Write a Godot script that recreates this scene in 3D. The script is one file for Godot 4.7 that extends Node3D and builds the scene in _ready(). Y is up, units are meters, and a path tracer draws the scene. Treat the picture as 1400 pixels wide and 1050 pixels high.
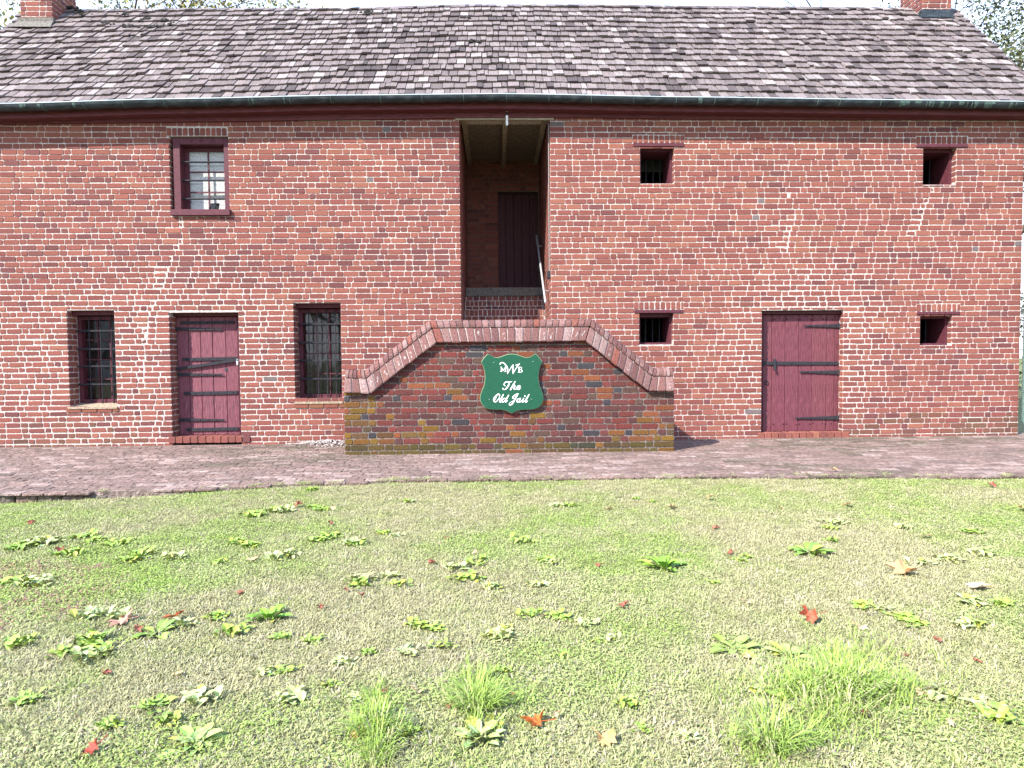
extends Node3D

# ---------------------------------------------------------------- camera numbers
const F := 885.0                       # focal length in photo pixels (1400 x 1050)
const CAM_P := Vector3(0.0, 1.17, 9.1)
var cam_b := Basis.from_euler(Vector3(deg_to_rad(-2.3), deg_to_rad(-1.5), deg_to_rad(-0.5)))
var rng := RandomNumberGenerator.new()
var M := {}
var nz := FastNoiseLite.new()
var used := {}

# ---------------------------------------------------------------- geometry collector (triangles counter-clockwise seen from outside)
class Geo:
	var v := PackedVector3Array()
	var n := PackedVector3Array()
	var c := PackedColorArray()
	func tri(a: Vector3, b: Vector3, d: Vector3, col: Color) -> void:
		var nn := (b - a).cross(d - a)
		if nn.length_squared() < 1e-16: return
		nn = nn.normalized()
		v.push_back(a); v.push_back(d); v.push_back(b)
		n.push_back(nn); n.push_back(nn); n.push_back(nn)
		c.push_back(col); c.push_back(col); c.push_back(col)
	func tri_n(a: Vector3, b: Vector3, d: Vector3, na: Vector3, nb: Vector3, nd: Vector3, col: Color) -> void:
		v.push_back(a); v.push_back(d); v.push_back(b)
		n.push_back(na); n.push_back(nd); n.push_back(nb)
		c.push_back(col); c.push_back(col); c.push_back(col)
	func quad(a: Vector3, b: Vector3, d: Vector3, e: Vector3, col: Color) -> void:
		tri(a, b, d, col); tri(a, d, e, col)
	func box(o: Vector3, u: Vector3, w: Vector3, t: Vector3, col: Color) -> void:   # centre and three half axes (right-handed)
		var p := []
		for k in 8:
			p.push_back(o + u * (1.0 if k & 1 else -1.0) + w * (1.0 if k & 2 else -1.0) + t * (1.0 if k & 4 else -1.0))
		quad(p[4], p[5], p[7], p[6], col); quad(p[1], p[0], p[2], p[3], col)
		quad(p[5], p[1], p[3], p[7], col); quad(p[0], p[4], p[6], p[2], col)
		quad(p[6], p[7], p[3], p[2], col); quad(p[0], p[1], p[5], p[4], col)
	func abox(x0, x1, y0, y1, z0, z1, col: Color) -> void:
		box(Vector3((x0 + x1) / 2, (y0 + y1) / 2, (z0 + z1) / 2), Vector3((x1 - x0) / 2, 0, 0), Vector3(0, (y1 - y0) / 2, 0), Vector3(0, 0, (z1 - z0) / 2), col)
	func slab(o: Vector3, u: Vector3, w: Vector3, nn: Vector3, ww: float, hh: float, depth: float, bev: float, cr: float, jit: float, col: Color, r: RandomNumberGenerator, closed := false) -> void:
		# a piece whose front face is centred on o: eight-sided outline with uneven edges, bevelled rim, sides going back by depth
		var a := ww / 2; var b := hh / 2
		cr = minf(cr, minf(a, b) * 0.6)
		var p := [Vector2(-a + cr, -b), Vector2(a - cr, -b), Vector2(a, -b + cr), Vector2(a, b - cr), Vector2(a - cr, b), Vector2(-a + cr, b), Vector2(-a, b - cr), Vector2(-a, -b + cr)]
		if jit > 0.0:
			for k in 8: p[k] += Vector2(r.randf_range(-jit, jit), r.randf_range(-jit, jit) * 0.8)
		var tx := r.randf_range(-0.5, 0.5) * jit / maxf(ww, 0.02); var ty := r.randf_range(-0.5, 0.5) * jit / maxf(hh, 0.02)
		var f := []; var m := []; var bk := []
		for k in 8:
			var q: Vector2 = p[k]
			var qi := Vector2(q.x - signf(q.x) * minf(bev, absf(q.x)), q.y - signf(q.y) * minf(bev, absf(q.y)))
			f.push_back(o + u * qi.x + w * qi.y + nn * (qi.x * tx + qi.y * ty))
			m.push_back(o + u * q.x + w * q.y - nn * bev)
			bk.push_back(o + u * q.x + w * q.y - nn * depth)
		for k in range(1, 7): tri(f[0], f[k], f[k + 1], col)
		for k in 8:
			var j := (k + 1) % 8
			quad(m[k], m[j], f[j], f[k], col)
			quad(bk[k], bk[j], m[j], m[k], col)
		if closed:
			for k in range(1, 7): tri(bk[0], bk[k + 1], bk[k], col)
	func tube(pts: Array, rad: Array, sides: int, col: Color, caps := true) -> void:
		var rings := []; var norms := []
		var side := Vector3.ZERO
		for i in pts.size():
			var t: Vector3 = (pts[mini(i + 1, pts.size() - 1)] - pts[maxi(i - 1, 0)]).normalized()
			if side == Vector3.ZERO: side = t.cross(Vector3(0.31, 0.9, 0.27)).normalized()
			side = (side - t * side.dot(t)).normalized()
			var up := t.cross(side)
			var ring := []; var nr := []
			for k in sides:
				var a := TAU * k / sides
				var d := side * cos(a) + up * sin(a)
				ring.push_back(pts[i] + d * rad[i]); nr.push_back(d)
			rings.push_back(ring); norms.push_back(nr)
		for i in pts.size() - 1:
			for k in sides:
				var j := (k + 1) % sides
				tri_n(rings[i][k], rings[i][j], rings[i + 1][j], norms[i][k], norms[i][j], norms[i + 1][j], col)
				tri_n(rings[i][k], rings[i + 1][j], rings[i + 1][k], norms[i][k], norms[i + 1][j], norms[i + 1][k], col)
		if caps:
			for k in range(1, sides - 1):
				tri(rings[0][0], rings[0][k + 1], rings[0][k], col)
				tri(rings[-1][0], rings[-1][k], rings[-1][k + 1], col)
	func mesh() -> ArrayMesh:
		var arr := []
		arr.resize(Mesh.ARRAY_MAX)
		arr[Mesh.ARRAY_VERTEX] = v; arr[Mesh.ARRAY_NORMAL] = n; arr[Mesh.ARRAY_COLOR] = c
		var am := ArrayMesh.new()
		am.add_surface_from_arrays(Mesh.PRIMITIVE_TRIANGLES, arr)
		return am

# ---------------------------------------------------------------- node helpers
func put(g: Geo, called: String, m: Material, parent: Node = self, at := Vector3.ZERO) -> MeshInstance3D:
	var o := MeshInstance3D.new()
	o.mesh = g.mesh()
	o.material_override = m
	o.name = called if parent != self else numbered(called)
	o.position = at
	parent.add_child(o, true)
	return o

func numbered(called: String) -> String:
	var k: int = used.get(called, 0)
	used[called] = k + 1
	return called if k == 0 else "%s_%03d" % [called, k]

func thing(called: String, label: String, category: String, at := Vector3.ZERO, group := "") -> Node3D:
	var o := Node3D.new()
	o.name = numbered(called)
	add_child(o)
	o.position = at
	tag(o, label, category, group)
	return o

func part(called: String, parent: Node) -> Node3D:
	var o := Node3D.new()
	o.name = called
	parent.add_child(o, true)
	return o

func tag(o: Node, label: String, category: String, group := "", kind := "") -> void:
	o.set_meta("label", label)
	o.set_meta("category", category)
	if group: o.set_meta("group", group)
	if kind: o.set_meta("kind", kind)

# ---------------------------------------------------------------- photo pixel to point on a plane
func W(px: float, py: float, z: float) -> Vector3:
	var d := cam_b * Vector3((px - 700.0) / F, -(py - 525.0) / F, -1.0)
	return CAM_P + d * ((z - CAM_P.z) / d.z)

func G(px: float, py: float, y := 0.0) -> Vector3:
	var d := cam_b * Vector3((px - 700.0) / F, -(py - 525.0) / F, -1.0)
	return CAM_P + d * ((y - CAM_P.y) / d.y)

func R4(px0, py0, px1, py1, z := 0.0) -> Array:      # pixel box -> [x0, x1, y0, y1] on the plane z
	var a := W(px0, py0, z); var b := W(px1, py0, z); var c := W(px0, py1, z); var d := W(px1, py1, z)
	return [(a.x + c.x) / 2, (b.x + d.x) / 2, (c.y + d.y) / 2, (a.y + b.y) / 2]

func table(list: Array, z: float) -> Array:
	var t := []
	for p in list:
		var q := W(p[0], p[1], z)
		t.push_back(Vector2(q.x, q.y))
	return t

func tab(t: Array, x: float) -> float:
	if x <= t[0].x: return t[0].y
	for k in range(1, t.size()):
		if x <= t[k].x:
			var f: float = (x - t[k - 1].x) / (t[k].x - t[k - 1].x)
			f = lerpf(f, f * f * (3 - 2 * f), 0.5)
			return lerpf(t[k - 1].y, t[k].y, f)
	return t[-1].y

# ---------------------------------------------------------------- materials
func ntex(sd: int, freq: float, c0: Color, c1: Color, oct := 4, size := 512, as_normal := false, bump := 4.0, mid := -1.0) -> NoiseTexture2D:
	var n := FastNoiseLite.new()
	n.seed = sd; n.frequency = freq; n.fractal_octaves = oct
	n.noise_type = FastNoiseLite.TYPE_SIMPLEX_SMOOTH
	var t := NoiseTexture2D.new()
	t.width = size; t.height = size; t.seamless = true; t.noise = n; t.normalize = true
	if as_normal:
		t.as_normal_map = true; t.bump_strength = bump
	else:
		var gr := Gradient.new()
		gr.set_color(0, c0); gr.set_color(1, c1)
		if mid >= 0.0: gr.set_offset(0, mid - 0.12); gr.set_offset(1, mid + 0.12)
		t.color_ramp = gr
	return t

func mat(col: Color, rough := 0.9, vcol := false, texture: Texture2D = null, scale := Vector3.ONE, normal: Texture2D = null, nscale := 1.0) -> StandardMaterial3D:
	var m := StandardMaterial3D.new()
	m.albedo_color = col; m.roughness = rough
	m.vertex_color_use_as_albedo = vcol
	m.metallic_specular = 0.35
	if texture: m.albedo_texture = texture
	if normal:
		m.normal_enabled = true; m.normal_texture = normal; m.normal_scale = nscale
	if texture or normal:
		m.uv1_triplanar = true; m.uv1_world_triplanar = true; m.uv1_scale = scale
	return m

func lin(r: float, g: float, b: float) -> Color:
	return Color(r, g, b).linear_to_srgb()

func materials() -> void:
	var grit := ntex(1, 0.03, Color(0.74, 0.72, 0.72), Color(1, 1, 1), 5)
	var gritn := ntex(2, 0.05, Color.BLACK, Color.WHITE, 4, 512, true, 5.0)
	M.brick = mat(Color.WHITE, 0.93, true, grit, Vector3(3.1, 3.1, 3.1), gritn, 0.9)
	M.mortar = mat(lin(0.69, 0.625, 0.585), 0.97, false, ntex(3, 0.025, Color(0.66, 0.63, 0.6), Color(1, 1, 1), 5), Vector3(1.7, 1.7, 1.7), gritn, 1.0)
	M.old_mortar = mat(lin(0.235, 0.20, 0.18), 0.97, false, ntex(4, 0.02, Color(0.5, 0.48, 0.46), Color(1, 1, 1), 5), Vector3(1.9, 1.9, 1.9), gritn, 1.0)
	M.parapet_brick = mat(Color.WHITE, 0.92, true, ntex(5, 0.035, Color(0.5, 0.5, 0.52), Color(1, 1, 1), 5), Vector3(3.3, 3.3, 3.3), gritn, 1.1)
	M.coping = mat(Color.WHITE, 0.92, true, ntex(6, 0.03, Color(0.55, 0.5, 0.5), Color(1, 1, 1), 5), Vector3(2.6, 2.6, 2.6), gritn, 1.2)
	M.paver = mat(Color.WHITE, 0.95, true, ntex(7, 0.03, Color(0.60, 0.58, 0.56), Color(1, 1, 1), 5), Vector3(0.9, 0.9, 0.9), gritn, 1.2)
	M.shingle = mat(Color.WHITE, 0.85, true, ntex(8, 0.02, Color(0.55, 0.53, 0.53), Color(1, 1, 1), 4), Vector3(7.0, 0.7, 0.7), ntex(9, 0.03, Color.BLACK, Color.WHITE, 3, 512, true, 6.0), 0.9)
	M.paint = mat(lin(0.115, 0.030, 0.042), 0.62, false, ntex(10, 0.02, Color(0.72, 0.70, 0.70), Color(1, 1, 1), 4), Vector3(2.0, 2.0, 2.0))
	M.frieze = mat(lin(0.150, 0.040, 0.048), 0.6, false, ntex(24, 0.02, Color(0.7, 0.66, 0.66), Color(1, 1, 1), 4), Vector3(0.5, 3.0, 3.0))
	M.door = mat(Color.WHITE, 0.6, true, ntex(11, 0.02, Color(0.70, 0.66, 0.68), Color(1, 1, 1), 4), Vector3(5.0, 0.5, 5.0), ntex(12, 0.03, Color.BLACK, Color.WHITE, 3, 512, true, 3.0), 0.5)
	M.iron = mat(lin(0.050, 0.052, 0.064), 0.65, false, ntex(13, 0.04, Color(0.55, 0.5, 0.48), Color(1, 1, 1), 4), Vector3(4, 4, 4))
	M.iron.metallic_specular = 0.25
	M.copper = mat(lin(0.075, 0.092, 0.105), 0.5, false, ntex(14, 0.012, Color(0.40, 0.42, 0.45), Color(1, 1, 1), 4), Vector3(0.9, 2.0, 2.0))
	M.copper.metallic = 0.25
	M.patina = mat(lin(0.20, 0.30, 0.27), 0.8, false, ntex(15, 0.03, Color(0.4, 0.42, 0.4), Color(1, 1, 1), 4), Vector3(3, 3, 3))
	M.lip = mat(lin(0.36, 0.42, 0.44), 0.5)
	M.tan_wood = mat(lin(0.30, 0.265, 0.21), 0.8, false, ntex(16, 0.02, Color(0.55, 0.5, 0.45), Color(1, 1, 1), 4), Vector3(6, 0.8, 0.8))
	M.trim_wood = mat(lin(0.47, 0.42, 0.33), 0.8, false, ntex(16, 0.02, Color(0.6, 0.55, 0.5), Color(1, 1, 1), 4), Vector3(6, 0.8, 0.8))
	M.concrete = mat(lin(0.22, 0.205, 0.185), 0.95, false, ntex(17, 0.02, Color(0.6, 0.58, 0.55), Color(1, 1, 1), 5), Vector3(2, 2, 2), gritn, 0.6)
	M.sill = mat(lin(0.46, 0.37, 0.27), 0.9, false, ntex(17, 0.02, Color(0.6, 0.58, 0.55), Color(1, 1, 1), 5), Vector3(2, 2, 2), gritn, 0.6)
	M.dark = mat(lin(0.04, 0.04, 0.045), 0.4)
	M.plaster = mat(lin(0.20, 0.18, 0.16), 0.95)
	M.pipe = mat(lin(0.55, 0.56, 0.58), 0.4); M.pipe.metallic = 0.5
	M.iron_grey = mat(lin(0.22, 0.21, 0.21), 0.6)
	M.white = mat(lin(0.75, 0.75, 0.74), 0.7)
	M.shade = mat(lin(0.66, 0.66, 0.63), 0.85, false, ntex(18, 0.02, Color(0.7, 0.7, 0.7), Color(1, 1, 1), 4), Vector3(3, 3, 3))
	M.glass = StandardMaterial3D.new()
	M.glass.albedo_color = Color(0.25, 0.3, 0.3, 0.05); M.glass.transparency = BaseMaterial3D.TRANSPARENCY_ALPHA
	M.glass.roughness = 0.02; M.glass.metallic_specular = 0.6
	M.sign_face = mat(lin(0.012, 0.088, 0.046), 0.45, false, ntex(19, 0.03, Color(0.80, 0.80, 0.80), Color(1, 1, 1), 4), Vector3(0.8, 7.0, 0.8))
	M.sign_edge = mat(lin(0.17, 0.21, 0.12), 0.7)
	M.letter = mat(lin(0.80, 0.80, 0.78), 0.6)
	M.leafy = mat(Color.WHITE, 0.45, true); M.leafy.metallic_specular = 0.4; M.leafy.backlight_enabled = true; M.leafy.backlight = Color(0.10, 0.14, 0.03)
	M.turf = mat(Color.WHITE, 0.75, true); M.turf.backlight_enabled = true; M.turf.backlight = Color(0.10, 0.12, 0.04)
	M.dry_leaf = mat(Color.WHITE, 0.6, true)
	M.soil = mat(Color.WHITE, 0.97, true, ntex(20, 0.02, Color(0.45, 0.45, 0.40), Color(1, 1, 1), 5), Vector3(1.3, 1.3, 1.3), gritn, 1.5)
	M.bark = mat(lin(0.16, 0.12, 0.09), 0.95, false, ntex(21, 0.03, Color(0.5, 0.5, 0.5), Color(1, 1, 1), 4), Vector3(3, 0.7, 3), gritn, 1.0)
	M.stone = mat(Color.WHITE, 0.9, true)
	M.foliage = mat(Color.WHITE, 0.7, true); M.foliage.backlight_enabled = true; M.foliage.backlight = Color(0.16, 0.20, 0.06)

# ---------------------------------------------------------------- bricks
func emit_bricks(list: Array, parent: Node, called: String, m: Material, most: int, rest_name: String, bev := 0.004, cr := 0.009) -> void:
	# the largest get nodes of their own, what lies beyond the limit is one joined part
	var order := list.duplicate()
	order.sort_custom(func(a, b): return a.w * a.h > b.w * b.h)
	var rest := Geo.new()
	for k in order.size():
		var b: Dictionary = order[k]
		if k < most:
			var g := Geo.new()
			g.slab(Vector3.ZERO, b.u, b.v, b.n, b.w, b.h, b.d, bev, cr, b.j, b.c, rng)
			put(g, called, m, parent, b.o)
		else:
			rest.slab(b.o, b.u, b.v, b.n, b.w, b.h, b.d, bev, cr, b.j, b.c, rng)
	if rest.v.size() > 0:
		var o := put(rest, rest_name, m, parent)
		o.set_meta("kind", "stuff")

func bk(o: Vector3, u: Vector3, v: Vector3, w: float, h: float, d: float, j: float, c: Color) -> Dictionary:
	return {"o": o, "u": u, "v": v, "n": u.cross(v), "w": w, "h": h, "d": d, "j": j, "c": c}

func wall_color(x: float, y: float) -> Color:
	var c: Color
	var r := rng.randf()
	var n1 := nz.get_noise_2d(x * 22.0, y * 60.0)          # patches a metre or so across, from different firings
	r += n1 * 0.28
	if x < -0.6 and y > 2.15 and y < 2.75: r -= 0.16        # a darker firing was used in these courses
	if x > 0.8 and x < 4.5: r += 0.10
	if r < 0.08: c = Color(0.178, 0.066, 0.062)
	elif r < 0.28: c = Color(0.222, 0.077, 0.064)
	elif r < 0.68: c = Color(0.260, 0.089, 0.070)
	elif r < 0.90: c = Color(0.284, 0.102, 0.076)
	else: c = Color(0.308, 0.120, 0.083)
	if rng.randf() < 0.002: c = Color(0.18, 0.145, 0.14)
	# damp brown staining low down towards both ends
	if y < 0.28 and absf(x) > 4.8 and rng.randf() < 0.6: c = c.lerp(Color(0.13, 0.085, 0.05), rng.randf_range(0.2, 0.7))
	var k := rng.randf_range(0.92, 1.09)
	return Color(c.r * k, c.g * k, c.b * k)

var cracks := []
func joint_at(x: float, y: float) -> float:
	var j := 0.0088
	var a := clampf(1.0 - (Vector2((x + 5.0) / 3.2, (y - 1.0) / 1.9)).length(), 0.0, 0.5) * 2.0
	var b := clampf(1.0 - (Vector2((x - 4.3) / 1.5, (y - 1.3) / 1.6)).length(), 0.0, 0.5) * 2.0
	return j + 0.0075 * maxf(a, b) + 0.002 * nz.get_noise_2d(x * 40.0, y * 40.0)

func crack_x(y: float) -> Array:
	var out := []
	for c in cracks:
		for k in c.size() - 1:
			var a: Vector3 = c[k]; var b: Vector3 = c[k + 1]
			if (y <= a.y and y > b.y): out.push_back(lerpf(a.x, b.x, (a.y - y) / (a.y - b.y)))
	return out

func lay_run(list: Array, x0: float, x1: float, ya: float, yb: float, z: float, k: int, color_fn: Callable, rough := 1.0) -> void:
	var x := x0
	var st := (k % 2 == 0)
	if rng.randf() < 0.2: st = not st
	var cx := crack_x((ya + yb) / 2)
	var first := true
	while x < x1 - 0.02:
		var jt := joint_at(x, (ya + yb) / 2)
		var len := (rng.randf_range(0.198, 0.222) if st else rng.randf_range(0.092, 0.108))
		if first and k % 2 == 1: len *= rng.randf_range(0.55, 1.0)
		first = false
		var e := x + len
		if x1 - e < 0.055: e = x1 + jt
		for c in cx:
			if c > x + 0.03 and c < e - 0.02: e = c + 0.008; jt += 0.014
		e = minf(e, x1 + jt)
		var w := e - x - jt * 0.85
		if w > 0.02:
			var mx := x + w / 2
			var wy := 0.004 * nz.get_noise_2d(mx * 30.0, ya * 260.0) + rng.randf_range(-0.0015, 0.0015)
			var h := yb - ya - jt - rng.randf_range(0.0, 0.003)
			if h > 0.012:
				list.push_back(bk(Vector3(mx, (ya + yb) / 2 + wy, z + rng.randf_range(-0.002, 0.002)), Vector3.RIGHT, Vector3.UP, w, h, 0.012, (0.0019 + maxf(jt - 0.0095, 0.0) * 0.35) * rough, color_fn.call(mx, ya)))
		x = e
		st = not st
		if rng.randf() < 0.07: st = not st

func lay_wall(list: Array, x0: float, x1: float, y0: float, y1: float, z: float, pitch: float, holes: Array, color_fn: Callable, rough := 1.0) -> void:
	var k := 0
	var y := y0
	while y < y1 - 0.01:
		var yb := minf(y + pitch, y1)
		var cuts := []
		for h in holes:
			if h[2] < yb and h[3] > y: cuts.push_back(h)
		cuts.sort_custom(func(a, b): return a[0] < b[0])
		var x := x0
		for h in cuts:
			if h[0] > x: lay_run(list, x, h[0], y, yb, z, k, color_fn, rough)
			var hb: float = h[2] - y; var ht: float = yb - h[3]
			if hb > 0.025: lay_run(list, maxf(h[0], x), h[1], y, h[2], z, k, color_fn, rough)
			if ht > 0.025: lay_run(list, maxf(h[0], x), h[1], h[3], yb, z, k, color_fn, rough)
			x = maxf(x, h[1])
		if x < x1: lay_run(list, x, x1, y, yb, z, k, color_fn, rough)
		y += pitch; k += 1

func lay_reveal(list: Array, x: float, facing: float, y0: float, y1: float, z0: float, depth: float, pitch: float, base: float, color_fn: Callable) -> void:
	# bricks on the side of an opening: facing +1 looks towards +x
	var k := int(ceil((y0 - base) / pitch))
	var u := Vector3(0, 0, -1) if facing > 0 else Vector3(0, 0, 1)
	while base + (k + 1) * pitch <= y1 + 0.02:
		var yc := base + (k + 0.5) * pitch
		var lens := [0.10, 0.2, 0.2, 0.1, 0.2, 0.2, 0.1, 0.2, 0.2, 0.2, 0.2, 0.2, 0.2, 0.2] if k % 2 == 0 else [0.2, 0.1, 0.2, 0.2, 0.2, 0.1, 0.2, 0.2, 0.2, 0.2, 0.2, 0.2, 0.2, 0.2]
		var s := 0.004
		for L in lens:
			var e := minf(s + L, depth)
			if e - s > 0.03:
				list.push_back(bk(Vector3(x + facing * 0.005, yc, z0 - (s + e) / 2), u, Vector3.UP, e - s - 0.011, pitch - 0.013, 0.012, 0.003, color_fn.call(x * 3.0 + s, yc)))
			s = e
		k += 1

func mortar_sheet(g: Geo, x0: float, x1: float, y0: float, y1: float, zf: float, zb: float, holes: Array) -> void:
	var xs := [x0, x1]; var ys := [y0, y1]
	for h in holes:
		for q in [h[0], h[1]]:
			if q > x0 and q < x1 and not xs.has(q): xs.push_back(q)
		for q in [h[2], h[3]]:
			if q > y0 and q < y1 and not ys.has(q): ys.push_back(q)
	xs.sort(); ys.sort()
	for i in xs.size() - 1:
		for j in ys.size() - 1:
			var mx: float = (xs[i] + xs[i + 1]) / 2; var my: float = (ys[j] + ys[j + 1]) / 2
			var open := false
			for h in holes:
				if mx > h[0] and mx < h[1] and my > h[2] and my < h[3]: open = true
			if open: continue
			g.quad(Vector3(xs[i], ys[j], zf), Vector3(xs[i + 1], ys[j], zf), Vector3(xs[i + 1], ys[j + 1], zf), Vector3(xs[i], ys[j + 1], zf), Color.WHITE)
			g.quad(Vector3(xs[i + 1], ys[j], zb), Vector3(xs[i], ys[j], zb), Vector3(xs[i], ys[j + 1], zb), Vector3(xs[i + 1], ys[j + 1], zb), Color.WHITE)
	for h in holes:
		var a: float = h[0]; var b: float = h[1]; var c: float = h[2]; var d: float = h[3]
		g.quad(Vector3(a, c, zf), Vector3(a, c, zb), Vector3(a, d, zb), Vector3(a, d, zf), Color.WHITE)
		g.quad(Vector3(b, c, zb), Vector3(b, c, zf), Vector3(b, d, zf), Vector3(b, d, zb), Color.WHITE)
		g.quad(Vector3(a, c, zf), Vector3(b, c, zf), Vector3(b, c, zb), Vector3(a, c, zb), Color.WHITE)
		g.quad(Vector3(a, d, zb), Vector3(b, d, zb), Vector3(b, d, zf), Vector3(a, d, zf), Color.WHITE)

func sweep_x(g: Geo, prof: Array, xs: Array, yoff: Callable, col: Color) -> void:
	# open or closed profile of Vector2(z, y), carried along x; profile runs counter-clockwise seen from +x
	for i in xs.size() - 1:
		var ya: float = yoff.call(xs[i]); var yb: float = yoff.call(xs[i + 1])
		for k in prof.size() - 1:
			var p: Vector2 = prof[k]; var q: Vector2 = prof[k + 1]
			g.quad(Vector3(xs[i], p.y + ya, p.x), Vector3(xs[i], q.y + ya, q.x), Vector3(xs[i + 1], q.y + yb, q.x), Vector3(xs[i + 1], p.y + yb, p.x), col)

# ================================================================ build
func _ready() -> void:
	rng.seed = 20240611
	nz.seed = 7; nz.frequency = 0.02; nz.fractal_octaves = 3
	# ---- camera
	var cam := Camera3D.new()
	cam.name = "camera"
	cam.transform = Transform3D(cam_b, CAM_P)
	cam.fov = rad_to_deg(2.0 * atan(525.0 / F))
	cam.near = 0.05; cam.far = 900.0
	add_child(cam); cam.current = true
	# ---- sky
	var sm := ProceduralSkyMaterial.new()
	sm.sky_top_color = Color(0.58, 0.71, 0.92); sm.sky_horizon_color = Color(0.93, 0.95, 0.98)
	sm.sky_curve = 0.30; sm.sky_energy_multiplier = 1.1
	sm.ground_bottom_color = Color(0.30, 0.30, 0.24); sm.ground_horizon_color = Color(0.72, 0.74, 0.72)
	var sky := Sky.new(); sky.sky_material = sm
	var env := Environment.new()
	env.background_mode = Environment.BG_SKY; env.sky = sky
	env.tonemap_mode = Environment.TONE_MAPPER_LINEAR
	env.tonemap_exposure = 2.5
	env.sdfgi_enabled = true; env.ssao_enabled = true; env.ssil_enabled = true
	var we := WorldEnvironment.new(); we.name = "environment"; we.environment = env
	add_child(we)
	# ---- sun: from the front, off to one side and about 42 degrees up
	var sun := DirectionalLight3D.new()
	sun.name = "sun"
	sun.light_energy = 1.6; sun.light_color = Color(1.0, 0.98, 0.95); sun.light_angular_distance = 0.5
	sun.shadow_enabled = true
	add_child(sun)
	sun.look_at_from_position(Vector3(-1.15, 1.35, 1.0) * 20.0, Vector3.ZERO)
	materials()
	ground()
	walkway()
	jail()
	staircase()
	parapet()
	sign_board()
	surroundings()
	lawn()
	weeds()
	fallen_leaves()
	gravel()

# ---------------------------------------------------------------- ground
var edge_tab := []
func edge_z(x: float) -> float:                        # where paving gives way to grass
	if edge_tab.is_empty():
		for p in [[-60, 678], [0, 674], [130, 672], [250, 669], [400, 662], [600, 655], [930, 651], [1400, 650], [1460, 650]]:
			var q := G(p[0], p[1], 0.0)
			edge_tab.push_back(Vector2(q.x, q.z))
	return tab(edge_tab, x)

func gy(x: float, z: float) -> float:                  # lawn height
	var low := smoothstep(-2.0, -5.5, x) * smoothstep(6.5, 3.0, z)
	return -0.035 - 0.075 * low + 0.018 * nz.get_noise_2d(x * 12.0, z * 12.0) * smoothstep(2.4, 3.4, z)

func ground() -> void:
	var xs := [-200.0, -60.0, -25.0, -14.0]; var zs := [-160.0, -60.0, -25.0, -8.0, -5.0, -0.2]
	for k in range(-48, 49): xs.push_back(k * 0.25)
	xs.append_array([14.0, 25.0, 60.0, 200.0])
	for k in range(6, 48): zs.push_back(k * 0.25)
	zs.append_array([14.0, 25.0, 60.0, 160.0])
	var g := Geo.new()
	for i in xs.size() - 1:
		for j in zs.size() - 1:
			var p := []
			for q in [[0, 1], [1, 1], [1, 0], [0, 0]]:
				var x: float = xs[i + q[0]]; var z: float = zs[j + q[1]]
				p.push_back(Vector3(x, gy(x, z) - (0.12 if z < 1.6 else 0.0), z))
			var t := nz.get_noise_2d(xs[i] * 18.0, zs[j] * 18.0)
			var c := Color(0.33, 0.31, 0.16).lerp(Color(0.25, 0.28, 0.10), clampf(0.5 + t, 0, 1))
			g.quad(p[0], p[1], p[2], p[3], c)
	var o := put(g, "ground", M.soil)
	o.set_meta("kind", "structure")

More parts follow.
